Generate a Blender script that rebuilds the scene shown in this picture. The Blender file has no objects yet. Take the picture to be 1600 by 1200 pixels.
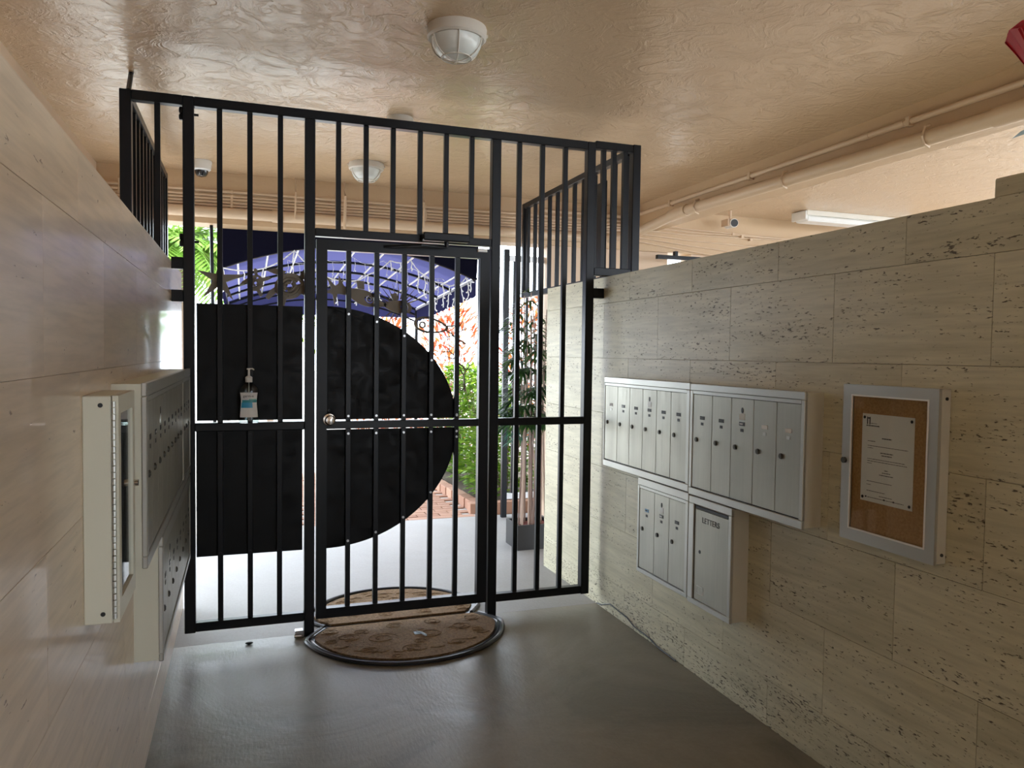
import bpy, bmesh, math, random
from mathutils import Vector, Matrix
random.seed(7)
sc = bpy.context.scene
col = sc.collection
PI = math.pi

# ------------------------------------------------------------------ camera
cam = bpy.data.cameras.new('camera'); camo = bpy.data.objects.new('camera', cam); col.objects.link(camo)
cam.sensor_width = 36; cam.lens = 1192.446 / 1600 * 36; cam.clip_start = 0.05; cam.clip_end = 300
yaw, pitch, roll = 0.33734, 0.03973, -0.012785
f = Vector((math.sin(yaw) * math.cos(pitch), math.cos(yaw) * math.cos(pitch), -math.sin(pitch)))
r = Vector((math.cos(yaw), -math.sin(yaw), 0)); u = r.cross(f)
r2 = r * math.cos(roll) - u * math.sin(roll); u2 = r * math.sin(roll) + u * math.cos(roll)
M = Matrix((r2, u2, -f)).transposed().to_4x4(); M.translation = Vector((0, 0, 1.45))
camo.matrix_world = M
sc.camera = camo

# ------------------------------------------------------------------ world, sun, exposure
w = bpy.data.worlds.new('world'); sc.world = w; w.use_nodes = True
bg = w.node_tree.nodes['Background']
bg.inputs['Color'].default_value = (0.80, 0.89, 1.0, 1); bg.inputs['Strength'].default_value = 7.5
sun = bpy.data.lights.new('sun', 'SUN'); suno = bpy.data.objects.new('sun', sun); col.objects.link(suno)
sun.energy = 6.0; sun.angle = 0.02; sun.color = (1.0, 0.96, 0.90)
suno.rotation_euler = (math.radians(26), math.radians(-20), 0)
vs = sc.view_settings
vs.view_transform = 'Standard'; vs.look = 'None'; vs.gamma = 1; vs.use_curve_mapping = False
vs.exposure = 0.40
try:
    sc.cycles.max_bounces = 10; sc.cycles.diffuse_bounces = 7; sc.cycles.glossy_bounces = 4
    sc.cycles.transmission_bounces = 6; sc.cycles.transparent_max_bounces = 12
except Exception: pass

# ------------------------------------------------------------------ materials
def mat(name, color, rough=0.5, metal=0.0, spec=0.5, coat=0.0, trans=0.0):
    m = bpy.data.materials.new(name); m.use_nodes = True
    b = m.node_tree.nodes['Principled BSDF']
    b.inputs['Base Color'].default_value = (*color, 1); b.inputs['Roughness'].default_value = rough
    b.inputs['Metallic'].default_value = metal; b.inputs['Specular IOR Level'].default_value = spec
    b.inputs['Coat Weight'].default_value = coat; b.inputs['Transmission Weight'].default_value = trans
    return m
def nd(m, t, **k):
    n = m.node_tree.nodes.new(t)
    for a, v in k.items():
        if a in n.inputs: n.inputs[a].default_value = v
        else: setattr(n, a, v)
    return n
def lk(m, a, ao, b, bi): m.node_tree.links.new(a.outputs[ao], b.inputs[bi])
def coords(m, scale=(1, 1, 1), rnd=0.0, world=False):
    tc = nd(m, 'ShaderNodeNewGeometry') if world else nd(m, 'ShaderNodeTexCoord')
    mp = nd(m, 'ShaderNodeMapping'); mp.inputs['Scale'].default_value = scale
    if rnd:
        oi = nd(m, 'ShaderNodeObjectInfo'); mu = nd(m, 'ShaderNodeMath', operation='MULTIPLY'); mu.inputs[1].default_value = rnd
        lk(m, oi, 'Random', mu, 0); ad = nd(m, 'ShaderNodeVectorMath', operation='ADD')
        lk(m, tc, 'Position' if world else 'Object', ad, 0); lk(m, mu, 0, ad, 1); lk(m, ad, 0, mp, 'Vector')
    else: lk(m, tc, 'Position' if world else 'Object', mp, 'Vector')
    return mp
def noise(m, src, scale, detail=4, dist=0.0, rough=0.55):
    n = nd(m, 'ShaderNodeTexNoise'); n.inputs['Scale'].default_value = scale; n.inputs['Detail'].default_value = detail
    n.inputs['Distortion'].default_value = dist; n.inputs['Roughness'].default_value = rough
    lk(m, src, 0, n, 'Vector'); return n
def ramp(m, src, stops, out='Fac'):
    c = nd(m, 'ShaderNodeValToRGB'); e = c.color_ramp.elements
    while len(e) < len(stops): e.new(0.5)
    for i, (p, v) in enumerate(stops):
        e[i].position = p; e[i].color = (*v, 1) if len(v) == 3 else v
    lk(m, src, out, c, 0); return c
def mixc(m, fac, a, b, mode='MIX', f=0.5):
    n = nd(m, 'ShaderNodeMix', data_type='RGBA', blend_type=mode)
    if fac is not None: lk(m, fac, 0, n, 0)
    else: n.inputs[0].default_value = f
    if isinstance(a, tuple): n.inputs[6].default_value = (*a, 1)
    else: m.node_tree.links.new(a, n.inputs[6])
    if isinstance(b, tuple): n.inputs[7].default_value = (*b, 1)
    else: m.node_tree.links.new(b, n.inputs[7])
    return n
def bump(m, src, out, strength, dist=0.01, prev=None):
    b = nd(m, 'ShaderNodeBump'); b.inputs['Strength'].default_value = strength; b.inputs['Distance'].default_value = dist
    lk(m, src, out, b, 'Height')
    if prev: lk(m, prev, 0, b, 'Normal')
    return b
def bs(m): return m.node_tree.nodes['Principled BSDF']

def travertine(name, c1, c2, pitcol, rough, pit=0.60, along='Y', pitscale=1.0, coat=0.0):
    m = mat(name, c1, rough, coat=coat); bs(m).inputs['Coat Roughness'].default_value = 0.07
    s = {'Y': (1, 1.0, 9)}[along]
    mp = coords(m, s, rnd=41.0)
    n1 = noise(m, mp, 2.2, 5, 0.3)
    base = ramp(m, n1, [(0.30, c2), (0.65, c1)])
    mp3 = coords(m, (1, 1, 14), rnd=23.0); n3 = noise(m, mp3, 5, 6, 0.2)
    band = ramp(m, n3, [(0.35, (0.80, 0.80, 0.80)), (0.6, (1.0, 1.0, 1.0))])
    cc = mixc(m, None, base.outputs[0], band.outputs[0], 'MULTIPLY', 0.75)
    # pits in bedding rows
    mp2 = coords(m, (1, 1.0, 3.8), rnd=57.0)
    n2 = noise(m, mp2, 40 * pitscale, 3, 0.25, 0.62)
    mp4 = coords(m, (1, .8, 6), rnd=17.0); n4 = noise(m, mp4, 2.6, 3)
    mm = nd(m, 'ShaderNodeMath', operation='MULTIPLY_ADD'); lk(m, n4, 'Fac', mm, 0); mm.inputs[1].default_value = 0.32; lk(m, n2, 'Fac', mm, 2)
    geo = nd(m, 'ShaderNodeNewGeometry'); sx = nd(m, 'ShaderNodeSeparateXYZ'); lk(m, geo, 'Position', sx, 0)
    mr = nd(m, 'ShaderNodeMapRange'); mr.inputs['From Min'].default_value = 0.0; mr.inputs['From Max'].default_value = 0.32; mr.inputs['To Min'].default_value = 0.075 if not coat else 0.02; mr.inputs['To Max'].default_value = 0.0
    lk(m, sx, 'Z', mr, 'Value'); m2_ = nd(m, 'ShaderNodeMath', operation='ADD'); lk(m, mm, 0, m2_, 0); lk(m, mr, 0, m2_, 1); mm = m2_
    pr = ramp(m, mm, [(pit + 0.20, (0, 0, 0)), (pit + 0.245, (1, 1, 1))], out=0)
    fin = mixc(m, pr, cc.outputs[2], pitcol)
    oi = nd(m, 'ShaderNodeObjectInfo'); vr = ramp(m, oi, [(0, (0.91, 0.91, 0.90)), (1, (1.0, 1.0, 1.0))], out='Random')
    fin2 = mixc(m, None, fin.outputs[2], vr.outputs[0], 'MULTIPLY', 1.0)
    m.node_tree.links.new(fin2.outputs[2], bs(m).inputs['Base Color'])
    inv = nd(m, 'ShaderNodeMath', operation='SUBTRACT'); inv.inputs[0].default_value = 1; lk(m, pr, 0, inv, 1)
    b = bump(m, inv, 0, 0.6, 0.003); lk(m, b, 0, bs(m), 'Normal')
    return m

def plaster(name, c1, c2, rough, big=5.0, strength=0.5, ridge=True, spec=0.5):
    m = mat(name, c1, rough, spec=spec)
    mp = coords(m, (1, 1, 1), world=True)
    n0 = noise(m, mp, 0.9, 4, 0.5); base = ramp(m, n0, [(0.3, c2), (0.7, c1)])
    n1 = noise(m, mp, big, 5, 1.2, 0.6)
    r1 = ramp(m, n1, [(0.42, (0, 0, 0)), (0.5, (1, 1, 1)), (0.6, (0.55, 0.55, 0.55))]) if ridge else n1
    n2 = noise(m, mp, 45, 4, 0.3)
    b1 = bump(m, r1, 0, strength * 0.55, 0.006); b2 = bump(m, n2, 'Fac', strength * 0.5, 0.004, b1)
    n3 = noise(m, mp, 1.6, 2, 0.5); b3 = bump(m, n3, 'Fac', strength * 0.35, 0.05, b2)
    lk(m, b3, 0, bs(m), 'Normal'); m.node_tree.links.new(base.outputs[0], bs(m).inputs['Base Color'])
    return m

TRAV_R = travertine('honed_travertine', (0.63, 0.585, 0.415), (0.51, 0.47, 0.32), (0.10, 0.08, 0.05), 0.42, 0.60)
TRAV_L = travertine('polished_travertine', (0.76, 0.60, 0.43), (0.66, 0.51, 0.355), (0.26, 0.17, 0.11), 0.32, 0.66, pitscale=0.42, coat=0.32)
GROUT = mat('grout', (0.50, 0.44, 0.33), 0.9)
CEIL = plaster('ceiling_paint', (0.62, 0.45, 0.285), (0.56, 0.40, 0.25), 0.25, 6.0, 0.62, spec=0.65)
BEAM = plaster('beam_paint', (0.58, 0.41, 0.25), (0.52, 0.36, 0.21), 0.5, 14, 0.6, ridge=False)
WALLP = plaster('wall_paint', (0.66, 0.50, 0.36), (0.61, 0.45, 0.31), 0.6, 10, 0.35, ridge=False)
PIPE = mat('painted_pipe', (0.62, 0.46, 0.31), 0.38)

def concrete(name, c1, c2, rough):
    m = mat(name, c1, rough)
    mp = coords(m, (1, 1, 1), world=True)
    n0 = noise(m, mp, 1.3, 8, 1.0, 0.66); base = ramp(m, n0, [(0.38, c2), (0.62, c1)])
    n1 = noise(m, mp, 60, 4, 0.2); sp = ramp(m, n1, [(0.3, (0.88, 0.88, 0.88)), (0.6, (1, 1, 1))])
    mx = mixc(m, None, base.outputs[0], sp.outputs[0], 'MULTIPLY', 0.7)
    m.node_tree.links.new(mx.outputs[2], bs(m).inputs['Base Color'])
    rr = ramp(m, n0, [(0.3, (rough - .1,) * 3), (0.7, (rough + .12,) * 3)]); m.node_tree.links.new(rr.outputs[0], bs(m).inputs['Roughness'])
    mpb = coords(m, (1, 0.25, 1), world=True); n2 = noise(m, mpb, 90, 3)
    b = bump(m, n2, 'Fac', 0.25, 0.003); b2 = bump(m, n0, 'Fac', 0.25, 0.02, b); lk(m, b2, 0, bs(m), 'Normal')
    return m
CONC = concrete('sealed_concrete', (0.27, 0.24, 0.185), (0.16, 0.14, 0.10), 0.40)
CONC_OUT = concrete('light_concrete', (0.33, 0.32, 0.31), (0.28, 0.27, 0.255), 0.6)
BLACK = mat('black_gloss_enamel', (0.008, 0.009, 0.011), 0.30, spec=0.2)
SHEET = mat('black_steel_sheet', (0.005, 0.005, 0.005), 0.42, spec=0.14)
mp = coords(SHEET, (1, 1, 1), world=True); n = noise(SHEET, mp, 14, 6, 0.6, 0.7)
rr = ramp(SHEET, n, [(0.35, (0.32,) * 3), (0.7, (0.6,) * 3)]); SHEET.node_tree.links.new(rr.outputs[0], bs(SHEET).inputs['Roughness'])
RIVET = mat('bare_rivet', (0.5, 0.5, 0.5), 0.3, 0.9)
def alu(name, c, rough, plain=False):
    m = mat(name, c, rough, 0.75)
    mp = coords(m, (30, 30, 1), rnd=5.0); n = noise(m, mp, 3, 4)
    rr = ramp(m, n, [(0.3, (rough - .08,) * 3), (0.7, (rough + .12,) * 3)]); m.node_tree.links.new(rr.outputs[0], bs(m).inputs['Roughness'])
    if plain:
        bs(m).inputs['Roughness'].default_value = rough
        for l_ in list(bs(m).inputs['Roughness'].links): m.node_tree.links.remove(l_)
        return m
    mp2 = coords(m, (2, 2, 1), rnd=9.0); n2 = noise(m, mp2, 3, 5)
    cr = ramp(m, n2, [(0.3, tuple(x * .86 for x in c)), (0.7, c)]); m.node_tree.links.new(cr.outputs[0], bs(m).inputs['Base Color'])
    return m
ALU = alu('brushed_aluminium', (0.46, 0.45, 0.385), 0.42)
ALU_F = alu('anodised_frame', (0.52, 0.52, 0.48), 0.42, plain=True)
SIDEP = mat('grey_painted_steel', (0.58, 0.56, 0.48), 0.45)
CREAM = mat('cream_painted_steel', (0.66, 0.64, 0.52), 0.45)
DARK = mat('dark_slot', (0.015, 0.015, 0.015), 0.5)
GREYD = mat('printed_card', (0.06, 0.06, 0.055), 0.6)
LOCK = mat('lock_brass', (0.10, 0.095, 0.08), 0.35, 0.7)
CARD_GLINT = mat('white_card_and_slot_glint', (0.72, 0.72, 0.70), 0.6)  # real cards, and the painted brightness of empty metal slots
BLUECARD = mat('blue_card', (0.12, 0.32, 0.55), 0.5)
CORK = mat('cork', (0.42, 0.235, 0.09), 0.85)
mp = coords(CORK); n = noise(CORK, mp, 120, 4); rr = ramp(CORK, n, [(0.3, (0.34, 0.18, 0.065)), (0.65, (0.46, 0.265, 0.11))]); CORK.node_tree.links.new(rr.outputs[0], bs(CORK).inputs['Base Color'])
PAPER = mat('paper', (0.80, 0.79, 0.76), 0.7)
INK = mat('ink', (0.05, 0.05, 0.05), 0.7)
CHROME = mat('chrome', (0.75, 0.73, 0.70), 0.16, 1.0)
WHITEP = mat('white_plastic', (0.80, 0.79, 0.76), 0.4)
GREYP = mat('aged_white_paint', (0.62, 0.57, 0.50), 0.5)
def glassm(name, tint, op=0.12, rough=0.03):
    m = bpy.data.materials.new(name); m.use_nodes = True; nt = m.node_tree; nt.nodes.clear()
    o = nt.nodes.new('ShaderNodeOutputMaterial'); t = nt.nodes.new('ShaderNodeBsdfTransparent'); g = nt.nodes.new('ShaderNodeBsdfGlossy')
    t.inputs[0].default_value = (*tint, 1); g.inputs['Roughness'].default_value = rough
    lw = nt.nodes.new('ShaderNodeLayerWeight'); lw.inputs[0].default_value = 0.5
    pw = nt.nodes.new('ShaderNodeMath'); pw.operation = 'POWER'; pw.inputs[1].default_value = 5; nt.links.new(lw.outputs['Facing'], pw.inputs[0])
    fr = nt.nodes.new('ShaderNodeMath'); fr.operation = 'MULTIPLY_ADD'; fr.inputs[1].default_value = 0.9; fr.inputs[2].default_value = 0.035; nt.links.new(pw.outputs[0], fr.inputs[0])
    mx = nt.nodes.new('ShaderNodeMixShader'); nt.links.new(fr.outputs[0], mx.inputs[0]); nt.links.new(t.outputs[0], mx.inputs[1]); nt.links.new(g.outputs[0], mx.inputs[2]); nt.links.new(mx.outputs[0], o.inputs[0])
    return m
GLASS = glassm('clear_glass', (0.93, 0.94, 0.93))
GEL = glassm('clear_bottle', (0.72, 0.76, 0.76))
LENS = mat('frosted_glass', (0.70, 0.72, 0.69), 0.25, coat=0.25)
DOME = mat('tinted_dome', (0.02, 0.02, 0.025), 0.06, coat=1.0)
TUBE = mat('diffuser', (0.82, 0.82, 0.80), 0.3)
COIR = mat('coir', (0.20, 0.12, 0.055), 0.95)
mp = coords(COIR, world=True); n = noise(COIR, mp, 70, 5, 0.4, 0.75)
rr = ramp(COIR, n, [(0.3, (0.11, 0.06, 0.025)), (0.7, (0.34, 0.21, 0.10))]); COIR.node_tree.links.new(rr.outputs[0], bs(COIR).inputs['Base Color'])
b = bump(COIR, n, 'Fac', 0.9, 0.01); lk(COIR, b, 0, bs(COIR), 'Normal')
RUBBER = mat('black_rubber', (0.018, 0.018, 0.020), 0.32)
def fabric(name, c, tr):
    m = bpy.data.materials.new(name); m.use_nodes = True; nt = m.node_tree; nt.nodes.clear()
    o = nt.nodes.new('ShaderNodeOutputMaterial'); d = nt.nodes.new('ShaderNodeBsdfDiffuse'); t = nt.nodes.new('ShaderNodeBsdfTranslucent')
    d.inputs[0].default_value = (*c, 1); t.inputs[0].default_value = (*tr, 1)
    mx = nt.nodes.new('ShaderNodeMixShader'); mx.inputs[0].default_value = 0.6
    nt.links.new(d.outputs[0], mx.inputs[1]); nt.links.new(t.outputs[0], mx.inputs[2]); nt.links.new(mx.outputs[0], o.inputs[0])
    return m
AWN = fabric('blue_canvas', (0.03, 0.03, 0.085), (0.036, 0.036, 0.085))
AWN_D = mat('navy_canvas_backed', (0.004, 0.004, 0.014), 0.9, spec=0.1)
AWN_F = fabric('blue_canvas_end_lit', (0.03, 0.03, 0.085), (0.17, 0.17, 0.29))  # same canvas as the roof, backlight put into its brighter translucent colour
AWN_V = fabric('blue_canvas_valance', (0.05, 0.05, 0.12), (0.055, 0.055, 0.12))
WIREM = fabric('white_wire', (0.9, 0.9, 0.9), (0.9, 0.9, 0.9))
WPIPE = mat('galvanised_pipe', (0.70, 0.70, 0.70), 0.35, 0.3)
LEAFC = {}
def leafm(name, c, c2, tr=0.4, rough=0.4):
    m = bpy.data.materials.new(name); m.use_nodes = True; nt = m.node_tree
    b = nt.nodes['Principled BSDF']; b.inputs['Roughness'].default_value = rough
    ge = nt.nodes.new('ShaderNodeNewGeometry'); cr = nt.nodes.new('ShaderNodeValToRGB')
    cr.color_ramp.elements[0].color = (*c, 1); cr.color_ramp.elements[1].color = (*c2, 1)
    nt.links.new(ge.outputs['Random Per Island'], cr.inputs[0]); nt.links.new(cr.outputs[0], b.inputs['Base Color'])
    t = nt.nodes.new('ShaderNodeBsdfTranslucent'); nt.links.new(cr.outputs[0], t.inputs[0])
    mx = nt.nodes.new('ShaderNodeMixShader'); mx.inputs[0].default_value = tr
    nt.links.new(b.outputs[0], mx.inputs[1]); nt.links.new(t.outputs[0], mx.inputs[2]); nt.links.new(mx.outputs[0], nt.nodes['Material Output'].inputs[0])
    return m
L_HEDGE = leafm('hedge_leaf', (0.09, 0.22, 0.015), (0.32, 0.48, 0.05))
L_PALM = leafm('palm_leaf', (0.012, 0.05, 0.014), (0.05, 0.13, 0.03), 0.25)
L_BLUE = leafm('plastic_leaf', (0.01, 0.13, 0.08), (0.03, 0.24, 0.15), 0.15)
L_TREE = leafm('bright_frond', (0.13, 0.27, 0.03), (0.28, 0.42, 0.09), 0.5)
L_CROT = leafm('croton_leaf', (0.42, 0.05, 0.03), (0.52, 0.24, 0.06), 0.4)
CANE = leafm('palm_cane', (0.10, 0.05, 0.035), (0.46, 0.33, 0.26), 0.0, 0.6)
STEM = mat('woody_stem', (0.16, 0.11, 0.08), 0.8)
POT = mat('black_planter', (0.016, 0.014, 0.014), 0.4)
SOIL = mat('red_mulch', (0.16, 0.03, 0.02), 0.9)
BRICK = leafm('red_paver', (0.26, 0.125, 0.075), (0.36, 0.20, 0.13), 0.0, 0.85)
for _m in (CANE, BRICK):
    _oi = _m.node_tree.nodes.new('ShaderNodeObjectInfo'); _cr = [n_ for n_ in _m.node_tree.nodes if n_.type == 'VALTORGB'][0]; _m.node_tree.links.new(_oi.outputs['Random'], _cr.inputs[0])
GROUNDM = mat('ground', (0.40, 0.385, 0.35), 0.9)
ORN = mat('weathered_metal', (0.20, 0.17, 0.125), 0.5, 0.2)
ROSE = mat('red_silk', (0.55, 0.005, 0.015), 0.55)
ROSEL = mat('dark_green_silk', (0.05, 0.085, 0.045), 0.6)
BLUE = mat('blue_print', (0.02, 0.30, 0.50), 0.4)
TEAL = mat('teal_print', (0.03, 0.26, 0.28), 0.4)

# ------------------------------------------------------------------ mesh helpers
class B:
    def __init__(s): s.bm = bmesh.new()
    def box(s, x0, x1, y0, y1, z0, z1, bev=0.0):
        q = bmesh.ops.create_cube(s.bm, size=1)
        vv = q['verts']
        bmesh.ops.scale(s.bm, vec=(abs(x1 - x0), abs(y1 - y0), abs(z1 - z0)), verts=vv)
        bmesh.ops.translate(s.bm, vec=((x0 + x1) / 2, (y0 + y1) / 2, (z0 + z1) / 2), verts=vv)
        if bev:
            es = list({e for v in vv for e in v.link_edges})
            bmesh.ops.bevel(s.bm, geom=es, offset=bev, segments=1, affect='EDGES', profile=0.5)
        return s
    def cyl(s, a, b, r, n=12, r2=None, caps=True):
        a = Vector(a); b = Vector(b); d = b - a
        q = bmesh.ops.create_cone(s.bm, cap_ends=caps, segments=n, radius1=r, radius2=r if r2 is None else r2, depth=d.length)
        R = d.to_track_quat('Z', 'Y').to_matrix().to_4x4()
        bmesh.ops.transform(s.bm, matrix=Matrix.Translation((a + b) / 2) @ R, verts=q['verts'])
        return s
    def sph(s, c, r, sx=1, sy=1, sz=1, n=12):
        q = bmesh.ops.create_uvsphere(s.bm, u_segments=n, v_segments=max(6, n // 2), radius=r)
        bmesh.ops.scale(s.bm, vec=(sx, sy, sz), verts=q['verts']); bmesh.ops.translate(s.bm, vec=c, verts=q['verts'])
        return s
    def tube(s, pts, r, n=6, closed=False):
        pts = [Vector(p) for p in pts]; rings = []
        N = len(pts)
        up = Vector((0.123, 0.3, 1)).normalized()
        for i, p in enumerate(pts):
            if closed: d = pts[(i + 1) % N] - pts[i - 1]
            else: d = pts[min(i + 1, N - 1)] - pts[max(i - 1, 0)]
            d.normalize(); a = d.cross(up)
            if a.length < 0.05: a = d.cross(Vector((1, 0, 0)))
            a.normalize(); b = d.cross(a)
            rr = r[i] if isinstance(r, (list, tuple)) else r
            rings.append([s.bm.verts.new(p + (a * math.cos(t * 2 * PI / n) + b * math.sin(t * 2 * PI / n)) * rr) for t in range(n)])
        m = N if closed else N - 1
        for i in range(m):
            A, C = rings[i], rings[(i + 1) % N]
            for j in range(n): s.bm.faces.new((A[j], A[(j + 1) % n], C[(j + 1) % n], C[j]))
        if not closed:
            s.bm.faces.new(rings[0][::-1]); s.bm.faces.new(rings[-1])
        return s
    def lathe(s, prof, c, n=20, axis='Z', scale=(1, 1)):
        c = Vector(c); rings = []
        for (rad, h) in prof:
            ring = []
            for j in range(n):
                t = 2 * PI * j / n; x = math.cos(t) * rad * scale[0]; y = math.sin(t) * rad * scale[1]
                if axis == 'Z': v = Vector((x, y, h))
                elif axis == 'Y': v = Vector((x, h, y))
                else: v = Vector((h, x, y))
                ring.append(s.bm.verts.new(c + v))
            rings.append(ring)
        for i in range(len(rings) - 1):
            for j in range(n): s.bm.faces.new((rings[i][j], rings[i][(j + 1) % n], rings[i + 1][(j + 1) % n], rings[i + 1][j]))
        for rg in (rings[0], rings[-1]):
            try: s.bm.faces.new(rg)
            except Exception: pass
        return s
    def prism(s, pts, plane, d0, d1):
        # pts 2D polygon; plane 'XZ' extruded along Y, 'YZ' along X, 'XY' along Z
        def P(a, b, d): return {'XZ': (a, d, b), 'YZ': (d, a, b), 'XY': (a, b, d)}[plane]
        A = [s.bm.verts.new(P(a, b, d0)) for a, b in pts]; C = [s.bm.verts.new(P(a, b, d1)) for a, b in pts]
        n = len(pts)
        s.bm.faces.new(A); s.bm.faces.new(C[::-1])
        for i in range(n): s.bm.faces.new((A[i], C[i], C[(i + 1) % n], A[(i + 1) % n]))
        return s
    def ringprism(s, outer, inner, plane, d0, d1):
        def P(a, b, d): return {'XZ': (a, d, b), 'YZ': (d, a, b), 'XY': (a, b, d)}[plane]
        n = len(outer)
        R = [[s.bm.verts.new(P(a, b, d)) for a, b in pl] for pl, d in ((outer, d0), (inner, d0), (inner, d1), (outer, d1))]
        for k in range(4):
            A, C = R[k], R[(k + 1) % 4]
            for i in range(n): s.bm.faces.new((A[i], A[(i + 1) % n], C[(i + 1) % n], C[i]))
        return s
    def leaf(s, base, direction, length, width, droop=0.3, fold=0.0, seg=3, side=None):
        p = Vector(base); d = Vector(direction).normalized()
        sd = side or d.cross(Vector((0, 0, 1)))
        if sd.length < 0.05: sd = Vector((1, 0, 0))
        sd.normalize(); prev = None
        for i in range(seg + 1):
            t = i / seg; ww = width * (math.sin(PI * min(1, t * 0.92 + 0.08)) ** 0.8) * 0.5
            a = s.bm.verts.new(p - sd * ww); b = s.bm.verts.new(p + sd * ww)
            if prev: s.bm.faces.new((prev[0], prev[1], b, a))
            prev = (a, b); d = (d + Vector((0, 0, -droop / seg))).normalized(); p = p + d * (length / seg)
        return s

WL = {}
def smooth(me, on):
    if on:
        for p in me.polygons: p.use_smooth = True
        try: me.set_sharp_from_angle(angle=math.radians(40))
        except Exception: pass
def part(name, b, m, parent=None, sm=False, label=None, kind=None):
    bmesh.ops.recalc_face_normals(b.bm, faces=b.bm.faces)
    me = bpy.data.meshes.new(name)
    vs_ = [v.co for v in b.bm.verts]
    c = Vector([(min(v[i] for v in vs_) + max(v[i] for v in vs_)) / 2 for i in range(3)])
    bmesh.ops.translate(b.bm, vec=-c, verts=b.bm.verts)
    b.bm.to_mesh(me); b.bm.free(); me.materials.append(m); smooth(me, sm)
    o = bpy.data.objects.new(name, me); col.objects.link(o); WL[o.name] = c.copy()
    if parent: o.parent = parent; o.location = c - WL[parent.name]
    else: o.location = c
    if label: o['label'] = label
    if kind: o['kind'] = kind
    return o
def dupe(o, delta, parent=None):
    n = o.copy(); col.objects.link(n); WL[n.name] = WL[o.name] + Vector(delta)
    n.parent = parent or o.parent
    n.location = WL[n.name] - (WL[n.parent.name] if n.parent else Vector((0, 0, 0)))
    return n
def thing(name, label, cat, loc, group=None):
    o = bpy.data.objects.new(name, None); col.objects.link(o); o.location = loc; WL[o.name] = Vector(loc)
    o.empty_display_size = 0.1
    return tag(o, label, cat, group)
def tag(o, label, cat, group=None):
    o['label'] = label; o['category'] = cat
    if group: o['group'] = group
    return o
def struct(name, b, m, **k):
    o = part(name, b, m, **k); o['kind'] = 'structure'; return o

XR, XL, YG, ZC = 1.936, -0.327, 3.9735, 2.78

# ------------------------------------------------------------------ structure
struct('floor', B().box(-1.12, 2.15, -6.0, 3.99, -0.15, 0), CONC)
struct('floor_outer', B().box(-3.0, 9.0, 3.991, 6.46, -0.15, 0).box(2.151, 9.0, -6.0, 3.99, -0.15, 0), CONC_OUT)
struct('ground', B().box(-40, 45, -25, 60, -0.40, -0.16).box(-40, 45, 6.462, 60, -0.159, -0.03), GROUNDM)
struct('ceiling', B().box(-1.12, 9.0, -6.0, 6.20, ZC, ZC + 0.30), CEIL)
struct('wall_back_light_baffle', B().box(-1.0, 1.7, -6.0, -5.9, 0, ZC).box(1.701, 3.3, -6.0, -5.9, 2.3, ZC), WALLP)  # unseen wall behind the camera, added with its opening to shape the light
struct('wall_outer_left', B().box(-1.12, -1.0, -6.0, 4.55, 0, ZC).box(-1.12, -1.0, 4.551, 6.20, 2.10, ZC), WALLP)  # unseen lower edge past the gate set low to cut incoming light

# travertine half walls
def clad_wall(name, x_face, sgn, y0, y1, top, rows, joints_a, joints_b, m, thick, keep=None):
    xc0 = x_face + sgn * 0.014; xc1 = x_face + sgn * thick
    wl = struct(name, B().box(min(xc0, xc1), max(xc0, xc1), y0, y1, 0, top - 0.004), GROUT)
    first = {}
    for i in range(len(rows) - 1):
        z0, z1 = rows[i + 1], rows[i]
        js = joints_a if i % 2 == 0 else joints_b
        ys = [y0] + [j for j in js if y0 + .03 < j < y1 - .03] + [y1]
        for a, b_ in zip(ys[:-1], ys[1:]):
            key = (round(b_ - a, 4), round(z1 - z0, 4))
            g = 0.0007 if sgn > 0 else 0.0004
            if key in first:
                o = first[key]; c = Vector((WL[o.name][0], (a + b_) / 2, (z0 + z1) / 2)); dupe(o, c - WL[o.name])
            else:
                bb = B().box(min(x_face, xc0), max(x_face, xc0), a + g, b_ - g, z0 + g, z1 - g, bev=0.0005)
                first[key] = part('stone_tile', bb, m, wl)
    # cap of the wall top
    part('coping', B().box(min(xc0, xc1), max(xc0, xc1), y0, y1, top - 0.004, top, bev=0.001), m, wl)
    # outer cladding and end face
    part('end_slab', B().box(min(x_face, xc1 + sgn * .012), max(x_face, xc1 + sgn * .012), y1 + .0005, y1 + 0.016, 0, top), m, wl)
    part('back_slab', B().box(min(xc1, xc1 + sgn * .012), max(xc1, xc1 + sgn * .012), y0, y1, 0, top), m, wl)
    return wl
JA = [-1.15 + .5997 * k for k in range(12)]; off = 1.846 - min(JA, key=lambda v: abs(v - 1.846)); JA = [j + off for j in JA]
JB = [j - 0.30 for j in JA]
wr = clad_wall('wall_right', XR, 1, -1.2, 4.80, 1.893, [1.893, 1.742, 1.432, 1.12, 0.808, 0.494, 0.183, 0.0], JA, JB, TRAV_R, 0.20)
JC = [1.214 + .6 * k - 1.8 for k in range(12)]; JD = [j + 0.3 for j in JC]
wlf = clad_wall('wall_left', XL, -1, -1.2, 4.57, 1.868, [1.868, 1.712, 1.40, 1.09, 0.78, 0.47, 0.16, 0.0], JC, JD, TRAV_L, 0.20)
part('raised_block', B().box(XR + 0.012, XR + 0.20, 0.6, 1.565, 1.893, 1.948, bev=0.004), TRAV_R, wr)

# rear downstand beam and walls
struct('trim_beam_rear', B().box(-1.12, 9.0, 6.20, 6.42, 2.40, ZC + 0.3), BEAM)
struct('wall_rear_right', B().box(2.53, 3.70, 6.24, 6.42, 0, 2.40).box(3.95, 9.0, 6.24, 6.42, 0, 2.40).box(3.70, 3.95, 6.24, 6.42, 0, 2.05), WALLP)
struct('trim_beam_right', B().box(3.30, 3.55, -4.0, 6.20, 2.585, ZC), BEAM)

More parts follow.
